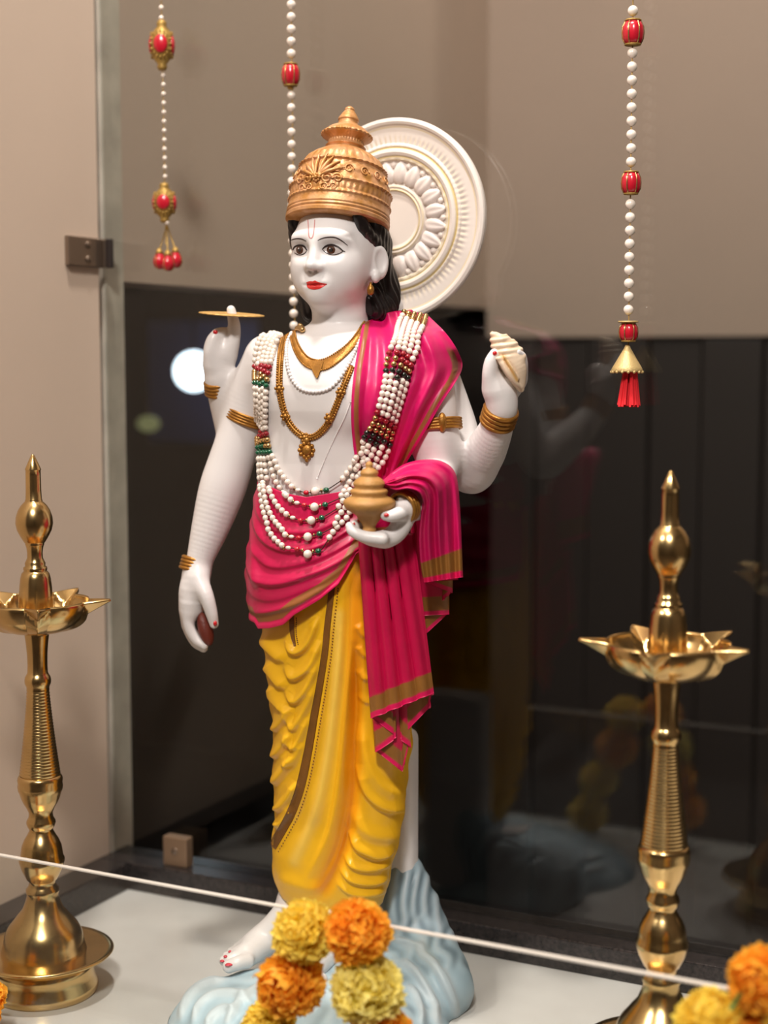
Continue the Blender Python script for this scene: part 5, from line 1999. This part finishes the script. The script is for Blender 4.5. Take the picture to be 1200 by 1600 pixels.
GL_, PL_ = band_grid(left_e, right_e, -1)
GR_, PR_ = band_grid(left_r, right_r, 1)
for i in range(5):
    q = (i + .5) / 5
    for G_, P_, side, mid, end in ((GL_, PL_, 'l', mid_l[i], ends_l[i]), (GR_, PR_, 'r', mid_r[i][1:], ends_r[i])):
        B_ = bead_row(G_[i], RP, 1.0)
        _, yy_ = proj(B_)
        for b_, y_ in zip(B_, yy_):
            emit(b_, RP, zone(y_ + (6 * (q - .5) if y_ < 690 else 0) if side == 'l' else y_ - 22 * (q - .5), side))
        c2 = spline([tuple(P_[i, -1])] + mid + [end], 260)
        P = HP2.at(c2[:, 0], c2[:, 1], RP * 1.12)
        for _ in range(14):
            P[1:-1] = P[1:-1] * .5 + (P[:-2] + P[2:]) * .25
        for b_ in bead_row(P, RP, 1.0):
            emit(b_, RP, 'pearl')
    # centre: wire, red bead, large pearl, green bead, wire
    big = z2((384, 1022), (378, 1108), (362, 1178), (345, 1262), (338, 1335))[i]
    red = z2((335, 1030), (325, 1098), (305, 1178), (296, 1268), (288, 1330))[i]
    grn = z2((437, 1016), (430, 1096), (413, 1165), (400, 1242), (390, 1325))[i]
    wp = spline([ends_l[i], red, big, grn, ends_r[i]], 40)
    P = HP2.at(wp[:, 0], wp[:, 1], RP * 1.12)
    for _ in range(4):
        P[1:-1] = P[1:-1] * .5 + (P[:-2] + P[2:]) * .25
    P = clear_of(P, .0008)
    tube('wire_link', P, .0005, M_WIRE, PG, 6)
    at = lambda p, r: clear_of(HP2.at(np.array([p[0]]), np.array([p[1]]), r), r)[0]
    ellipsoid('large_pearl', at(big, .0040), .0040, M_PEARL, PG, None, 16, 10)
    ellipsoid('red_bead', at(red, .0028), (.0028, .0024, .0022), M_PINKBEAD, PG, None, 12, 8)
    ellipsoid('green_bead', at(grn, .0030), (.0030, .0026, .0026), M_BEADGREEN, PG, None, 12, 8)
    for pt in (ends_l[i], ends_r[i], ((red[0] + big[0]) / 2, (red[1] + big[1]) / 2), ((grn[0] + big[0]) / 2, (grn[1] + big[1]) / 2)):
        ellipsoid('spacer', at(pt, .0020), (.0012, .0012, .0019), M_BEADGOLD, PG, None, 8, 6)
    w2_ = ((red[0] * .35 + ends_l[i][0] * .65), (red[1] * .35 + ends_l[i][1] * .65))
    ellipsoid('seed_pearl', at(w2_, .0030), (.0030, .0018, .0018), M_PEARL, PG, None, 10, 6)

for kname, mt in (('red', M_BEADRED), ('gold', M_BEADGOLD), ('green', M_BEADGREEN), ('dark', M_BEADDARK)):
    ps = []
    for c, r in band[kname]:
        c = np.asarray(c)
        toc = CAM - c
        toc = toc / np.linalg.norm(toc)
        ps.append(sphere_vf(c, (r * .98, r * .98, r * .92), 10, 7))
        for sx in (-1, 1):                        # tiny gold spacers between the coloured beads
            if kname != 'gold':
                ps.append(sphere_vf(c + LAT * sx * r * .8 + toc * r * .62, r * .26, 6, 4))
    if ps:
        V, f = join_parts(ps)
        tag(mesh_np(kname + '_bead_band', V, f, mt, PG), kind='stuff')
pearl_pos.sort(key=lambda t_: (t_[0] - CAM) @ FWD)
print('pearls', len(pearl_pos))
for c, r in pearl_pos[:300]:
    obj_copy(pearl_me, 'pearl', c, PG)
if len(pearl_pos) > 300:
    V, f = join_parts([sphere_vf(c, r, 12, 8) for c, r in pearl_pos[300:]])
    tag(mesh_np('pearl_rows', V, f, M_PEARL, PG), kind='stuff')

# ------------------------------------------------------------------ hanging strands
ZROD = 1.85
YS = 0.118
rod = thing('hanging_rod', 'thin steel rod along the rear glass that the bead strands hang from', 'rod', (0.4, YS, ZROD))
tube('bar', [(XL, YS, ZROD), (1.25, YS, ZROD)], 0.003, M_STEEL, rod)

bead_src = mesh_np('bead_source', *sphere_vf((0, 0, 0), 1.0, 14, 9), M_PEARL, link=False).data
bead_src.name = 'pearl_bead'


def mpp(y):
    """metres per photo pixel on the rear plane near px"""
    return None


def px_scale(p):
    return float((np.asarray(p) - CAM) @ FWD) / FPX


def flute(R, Z, A):
    return R * (1 + 0.07 * np.abs(np.cos(3 * A)) - 0.05), Z


def red_bead(p, h, r, parent, name='red_bead'):
    """fluted barrel bead, red with gold ribs, gold cups at both ends"""
    pr = [(0.3, -0.5), (0.75, -0.44), (0.95, -0.25), (1, 0), (0.95, 0.25), (0.75, 0.44), (0.3, 0.5)]
    b = lathe(name, [(a * r, q * h) for a, q in pr], M_PINKBEAD, parent, p, 24, flute)
    for k in range(6):
        an = k * math.pi / 3 + 0.4
        P = np.array([[math.cos(an) * r * (a * 1.0), math.sin(an) * r * (a * 1.0), q * h] for a, q in pr])
        tube('gold_rib', P + p, r * 0.07, M_BEADGOLD, b, 6)
    for s in (-1, 1):
        lathe('gold_cup', [(r * 0.25, -0.05 * h), (r * 0.72, -0.03 * h), (r * 0.8, 0.0), (r * 0.72, 0.04 * h), (r * 0.25, 0.06 * h)], M_STRAW, b, p + UP * s * 0.5 * h, 18)
    return b


def pearls(px0, y0, px1, y1, n, rpx, parent, ydepth=YS):
    for i in range(n):
        f = i / max(n - 1, 1)
        p = Py(px0 + (px1 - px0) * f, y0 + (y1 - y0) * f, ydepth)
        obj_copy(bead_src, 'pearl', p, parent, (0, 0, i), [rpx * px_scale(p)] * 3)


def cord(px0, px1, y1, parent, r=0.0006):
    tube('cord', [(Py(px0, 0, YS)[0], YS, ZROD), Py(px0, 0, YS), Py(px1, y1, YS)], r, M_STRAW, parent, 6)


# right strand: pearls, three red beads, cone and tassel
s3 = thing('bead_strand', 'hanging pearl strand with red beads, gold cone and red tassel above the lamp', 'bead strand', (Py(988, 0, YS)[0], YS, ZROD), 'hanging bead strands')
cord(989, 982, 540, s3)
for (x, y, hh, rr_) in ((989, 51, 36, 16.5), (986, 286, 33, 15), (982, 519, 28, 14.5)):
    p = Py(x, y, YS)
    red_bead(p, hh * px_scale(p), rr_ * px_scale(p), s3)
pearls(989, -60, 989, 17, 4, 8.2, s3)
pearls(988, 83, 986, 253, 9, 8, s3)
pearls(985, 319, 982, 484, 9, 8, s3)
p = Py(980, 560, YS)
sc_ = px_scale(p)
lathe('gold_cap', [(15 * sc_, -1 * sc_), (16 * sc_, 0), (15 * sc_, 1.5 * sc_)], M_CREAM, s3, Py(981.5, 503, YS), 20)
cone = lathe('cone', [(24 * sc_, -21 * sc_), (25 * sc_, -19 * sc_), (22 * sc_, -13 * sc_), (12 * sc_, 4 * sc_), (5 * sc_, 16 * sc_), (3 * sc_, 21 * sc_)], M_CREAM, s3, p, 36)
pts = []
for i in range(16):
    an = i / 16 * 2 * math.pi
    pts.append(sphere_vf(p + np.array([math.cos(an), math.sin(an), 0]) * 24 * sc_ - UP * 21 * sc_, 2.4 * sc_, 8, 6))
V, f = join_parts(pts)
tag(mesh_np('fringe_beads', V, f, M_CREAM, cone), kind='stuff')
top = Py(985, 574, YS)
parts = []
for i in range(70):
    an = rng.uniform(0, 2 * math.pi)
    q = math.sqrt(rng.uniform(0, 1))
    a0 = top + np.array([math.cos(an), math.sin(an), 0]) * q * 9 * sc_
    b0 = Py(983, 636 - rng.uniform(0, 4), YS) + np.array([math.cos(an), math.sin(an), 0]) * q * 17 * sc_
    parts.append(tube_mesh(np.array([a0, a0 * 0.5 + b0 * 0.5 + [0, 0, 0.0], b0]), 1.9 * sc_, 5))
V, f = join_parts(parts)
tag(mesh_np('tassel', V, f, M_TASSEL, s3), kind='stuff')

# middle strand, passing behind the statue's cheek and shoulder
s2 = thing('bead_strand', 'hanging pearl strand with one red bead, passing behind the statue crown and cheek', 'bead strand', (Py(455, 0, YS)[0], YS, ZROD), 'hanging bead strands')
cord(455, 462, 640, s2)
pearls(455, -50, 455, 84, 8, 7.2, s2)
p = Py(454, 117, YS)
red_bead(p, 32 * px_scale(p), 14 * px_scale(p), s2)
lathe('gold_cap', [(4 * sc_, -3 * sc_), (6 * sc_, 0), (3 * sc_, 3 * sc_)], M_STRAW, s2, Py(454, 137, YS), 16)
pearls(455, 149, 456, 283, 8, 6.6, s2)
pearls(456, 302, 461, 640, 19, 6.8, s2)


# left strand: gold settings with red stones
s1 = thing('bead_strand', 'hanging tiny-bead strand with two gold-set red stones and red drops', 'bead strand', (Py(252, 0, YS)[0], YS, ZROD), 'hanging bead strands')
cord(252, 259, 382, s1, 0.0005)
pearls(252, -20, 252, 28, 4, 4, s1)
pearls(255, 118, 258, 276, 12, 3.6, s1)


def setting(x, y, hh, ww, parent):
    p = Py(x, y, YS)
    s = px_scale(p)
    o = lathe('gold_setting', [(ww * 0.3 * s, -hh * s), (ww * 0.45 * s, -hh * 0.86 * s), (ww * 0.35 * s, -hh * 0.78 * s), (ww * 0.8 * s, -hh * 0.5 * s), (ww * s, -hh * 0.1 * s), (ww * s, hh * 0.1 * s), (ww * 0.8 * s, hh * 0.5 * s), (ww * 0.35 * s, hh * 0.78 * s), (ww * 0.45 * s, hh * 0.86 * s), (ww * 0.3 * s, hh * s)], M_STRAW, parent, p, 28,
              lambda R, Z, A: (R * (1 + 0.04 * np.cos(12 * A)), Z))
    # stones let into the setting on four sides
    for k in range(4):
        an = YAW - math.pi / 2 + k * math.pi / 2
        d = np.array([math.cos(an), math.sin(an), 0])
        M = np.stack([np.array([-d[1], d[0], 0]), d, UP], 1)
        ellipsoid('stone', p + d * ww * 0.9 * s, (ww * 0.6 * s, ww * 0.22 * s, hh * 0.38 * s), M_PINKBEAD, o, M, 16, 10)
        pr = []
        for i in range(16):
            t = i / 16 * 2 * math.pi
            pr.append(sphere_vf(p + M @ np.array([math.cos(t) * ww * 0.78 * s, ww * 0.86 * s, math.sin(t) * hh * 0.52 * s]), 1.6 * s, 6, 4))
        V, f = join_parts(pr)
        tag(mesh_np('rim_beads', V, f, M_STRAW, o), kind='stuff')
    return o


setting(253, 71, 37, 18, s1)
setting(257, 317, 30, 17, s1)
p = Py(261, 348, YS)
obj_copy(bead_src, 'pearl', p, s1, (0, 0, 0), [3.6 * px_scale(p)] * 3)
for i, (x, y, ya) in enumerate(((249, 406, 0.0), (274, 404, 0.004), (262, 409, -0.006))):
    a0 = Py(261, 352, YS)
    b0 = Py(x, y - 14, YS + ya)
    s = px_scale(b0)
    tube('drop_wire', [a0, b0], 0.0007, M_STRAW, s1, 6)
    c0 = Py(x, y, YS + ya)
    d = lathe('red_drop', [(2 * s, -14 * s), (7 * s, -12 * s), (10 * s, -5 * s), (9 * s, 2 * s), (5 * s, 10 * s), (2.5 * s, 14 * s)], M_PINKBEAD, s1, c0, 20)
    lathe('gold_cap', [(4 * s, 9 * s), (6 * s, 10 * s), (5 * s, 14 * s), (2 * s, 18 * s)], M_STRAW, d, c0, 16)
    for k in range(3):
        an = k * 2.09 + 0.5
        P = [c0 + np.array([math.cos(an) * r_, math.sin(an) * r_, z_]) * s for r_, z_ in ((2.2, -14), (7.2, -12), (10.2, -5), (9.2, 2), (5.2, 10))]
        tube('gold_rib', P, 0.9 * s, M_BEADGOLD, d, 6)


# ------------------------------------------------------------------ marigolds
def marigold_mesh(seed, base, tip, dark):
    r_ = np.random.default_rng(seed)
    Vs, Fs, Cs = [], [], []
    off = 0
    npet = 230
    for i in range(npet):
        # directions over the ball, thinner near the stalk (-Z)
        zz = 1 - 1.72 * (i + 0.5) / npet
        an = i * 2.39996 + r_.normal(0, 0.25)
        th = math.acos(np.clip(zz + r_.normal(0, 0.05), -1, 1))
        d = np.array([math.sin(th) * math.cos(an), math.sin(th) * math.sin(an), math.cos(th)])
        up = np.array([0, 0, 1.0])
        t1 = np.cross(up, d)
        t1 /= np.linalg.norm(t1) + 1e-9
        t2 = np.cross(d, t1)
        roll = r_.normal(0, 0.55)
        a_, b_ = math.cos(roll) * t1 + math.sin(roll) * t2, -math.sin(roll) * t1 + math.cos(roll) * t2
        Lp = r_.uniform(0.4, 0.56)
        W = r_.uniform(0.2, 0.32)
        st = 0.48 + 0.02 * r_.normal()
        curl = r_.normal(0.12, 0.16)
        ph = r_.uniform(0, 6.28)
        nu, nv = 5, 5
        P = np.zeros((nu, nv, 3))
        for a in range(nu):
            s = a / (nu - 1)
            wd = W * (0.35 + 0.65 * math.sin(min(1, s * 1.1) * math.pi / 2))
            for b in range(nv):
                q = b / (nv - 1) * 2 - 1
                ruff = 0.055 * s * math.sin(q * 5.5 + ph) + 0.06 * q * q * s
                notch = (0.07 * math.cos(q * 6.3 + ph * 0.5) - 0.1 * q * q) * (s == 1)
                P[a, b] = d * (st + (Lp * s + notch) * (1 - 0.1 * abs(curl))) + a_ * q * wd + b_ * (ruff + curl * s * s)
        Vs.append(P.reshape(-1, 3))
        Fs.append(grid_faces(nu, nv) + off)
        off += nu * nv
        mixv = np.clip(r_.normal(0.5, 0.28), 0, 1)
        c = np.array(base[:3]) * (1 - mixv) + np.array(dark[:3]) * mixv
        cc = np.repeat((np.linspace(0, 1, nu) ** 1.5)[:, None], nv, 1).reshape(-1, 1)
        Cs.append(c * (1 - cc * 0.55) + np.array(tip[:3]) * cc * 0.55)
    # closed heart of packed small florets
    cv, cf = sphere_vf((0, 0, 0), 0.66, 14, 9)
    Vs.append(cv)
    core = [q + off for q in cf]
    Cs.append(np.repeat(np.array(dark[:3])[None] * 0.9, len(cv), 0))
    V = np.concatenate(Vs)
    o = mesh_np('marigold', V, [np.concatenate(Fs + [core[0]]), core[1], core[2]], M_PETAL, None, False, np.concatenate(Cs), link=False)
    return o.data


MG = {
    'orange': [marigold_mesh(s, srgb(255, 188, 26), srgb(255, 216, 90), srgb(252, 156, 0)) for s in (1, 2)],
    'yellow': [marigold_mesh(s, srgb(252, 226, 50), srgb(255, 242, 140), srgb(246, 210, 20)) for s in (3, 4)],
    'lemon': [marigold_mesh(s, srgb(252, 238, 120), srgb(255, 248, 180), srgb(242, 222, 80)) for s in (5,)],
}


def garland(label, spec, loc, thread):
    g = thing('marigold_garland', label, 'garland', loc, 'marigold garlands on the glass')
    tube('thread', thread, 0.0012, mat('garland_thread', srgb(220, 214, 200), 0.8), g, 6)
    for kind, v, x, y, yy, rpx, rx, rz in spec:
        p = Py(x, y, YF - .030)
        p = Py(x, y, YF - .0045 - rpx * px_scale(p) * 1.02)
        s = rpx * px_scale(p)
        me = MG[kind][v % len(MG[kind])]
        # blossom looks towards the hall: its axis leans out and up
        obj_copy(me, 'marigold', p, g, (rx, 0, rz), [s, s, s * 0.86])
    return g


g1 = garland('garland of seven yellow and orange marigolds bunched over the front glass at the statue foot', [
    ('yellow', 0, 475, 1456, YF - 0.024, 52, 1.0, -0.1),
    ('orange', 0, 558, 1457, YF - 0.026, 54, 0.9, 0.7),
    ('orange', 1, 455, 1538, YF - 0.029, 56, 1.25, 0.1),
    ('lemon', 0, 573, 1545, YF - 0.030, 60, 0.8, 0.5),
    ('yellow', 1, 420, 1610, YF - 0.028, 50, 1.2, -0.4),
    ('orange', 0, 596, 1622, YF - 0.029, 54, 1.2, 0.8),
    ('yellow', 0, 396, 1690, YF - 0.028, 50, 1.2, -0.4),
    ('orange', 1, 622, 1704, YF - 0.028, 52, 1.2, 0.6)],
    Py(515, 1440, YF - 0.01), [Py(396, 1700, YF - 0.02), Py(440, 1560, YF - 0.02), Py(480, 1450, YF - 0.02), Py(515, 1424, YF - 0.008), Py(555, 1450, YF - 0.02), Py(585, 1560, YF - 0.02), Py(622, 1710, YF - 0.02)])
g2 = garland('garland of orange and yellow marigolds draped over the front glass beside the right lamp', [
    ('orange', 1, 1190, 1533, YF - 0.024, 56, 1.0, 0.3),
    ('yellow', 1, 1112, 1602, YF - 0.026, 62, 0.55, -0.3),
    ('orange', 0, 1170, 1630, YF - 0.03, 58, 1.1, 0.4),
    ('yellow', 0, 1250, 1600, YF - 0.026, 58, 1.0, 0.2)],
    Py(1180, 1560, YF - 0.01), [Py(1100, 1640, YF - 0.02), Py(1150, 1560, YF - 0.012), Py(1190, 1530, YF - 0.01), Py(1260, 1620, YF - 0.02)])
tube('green_stalk', [Py(1142, 1577, YF - 0.05), Py(1150, 1565, YF - 0.05), Py(1158, 1551, YF - 0.048)], 0.0016, M_LEAF, g2, 8)
g3 = garland('garland of orange marigolds hanging on the front glass before the left lamp base', [
    ('orange', 0, -24, 1566, YF - 0.026, 40, 1.1, -0.3),
    ('orange', 1, -40, 1650, YF - 0.026, 46, 1.1, -0.1)],
    Py(-24, 1566, YF - 0.01), [Py(-40, 1700, YF - 0.02), Py(-24, 1566, YF - 0.022), (Py(-24, 1566, YF)[0], YF - 0.0055, ZFRONT - 0.004), (Py(-24, 1566, YF)[0], YF, ZFRONT + 0.002), (Py(-24, 1566, YF)[0], YF + 0.0055, ZFRONT - 0.01)])
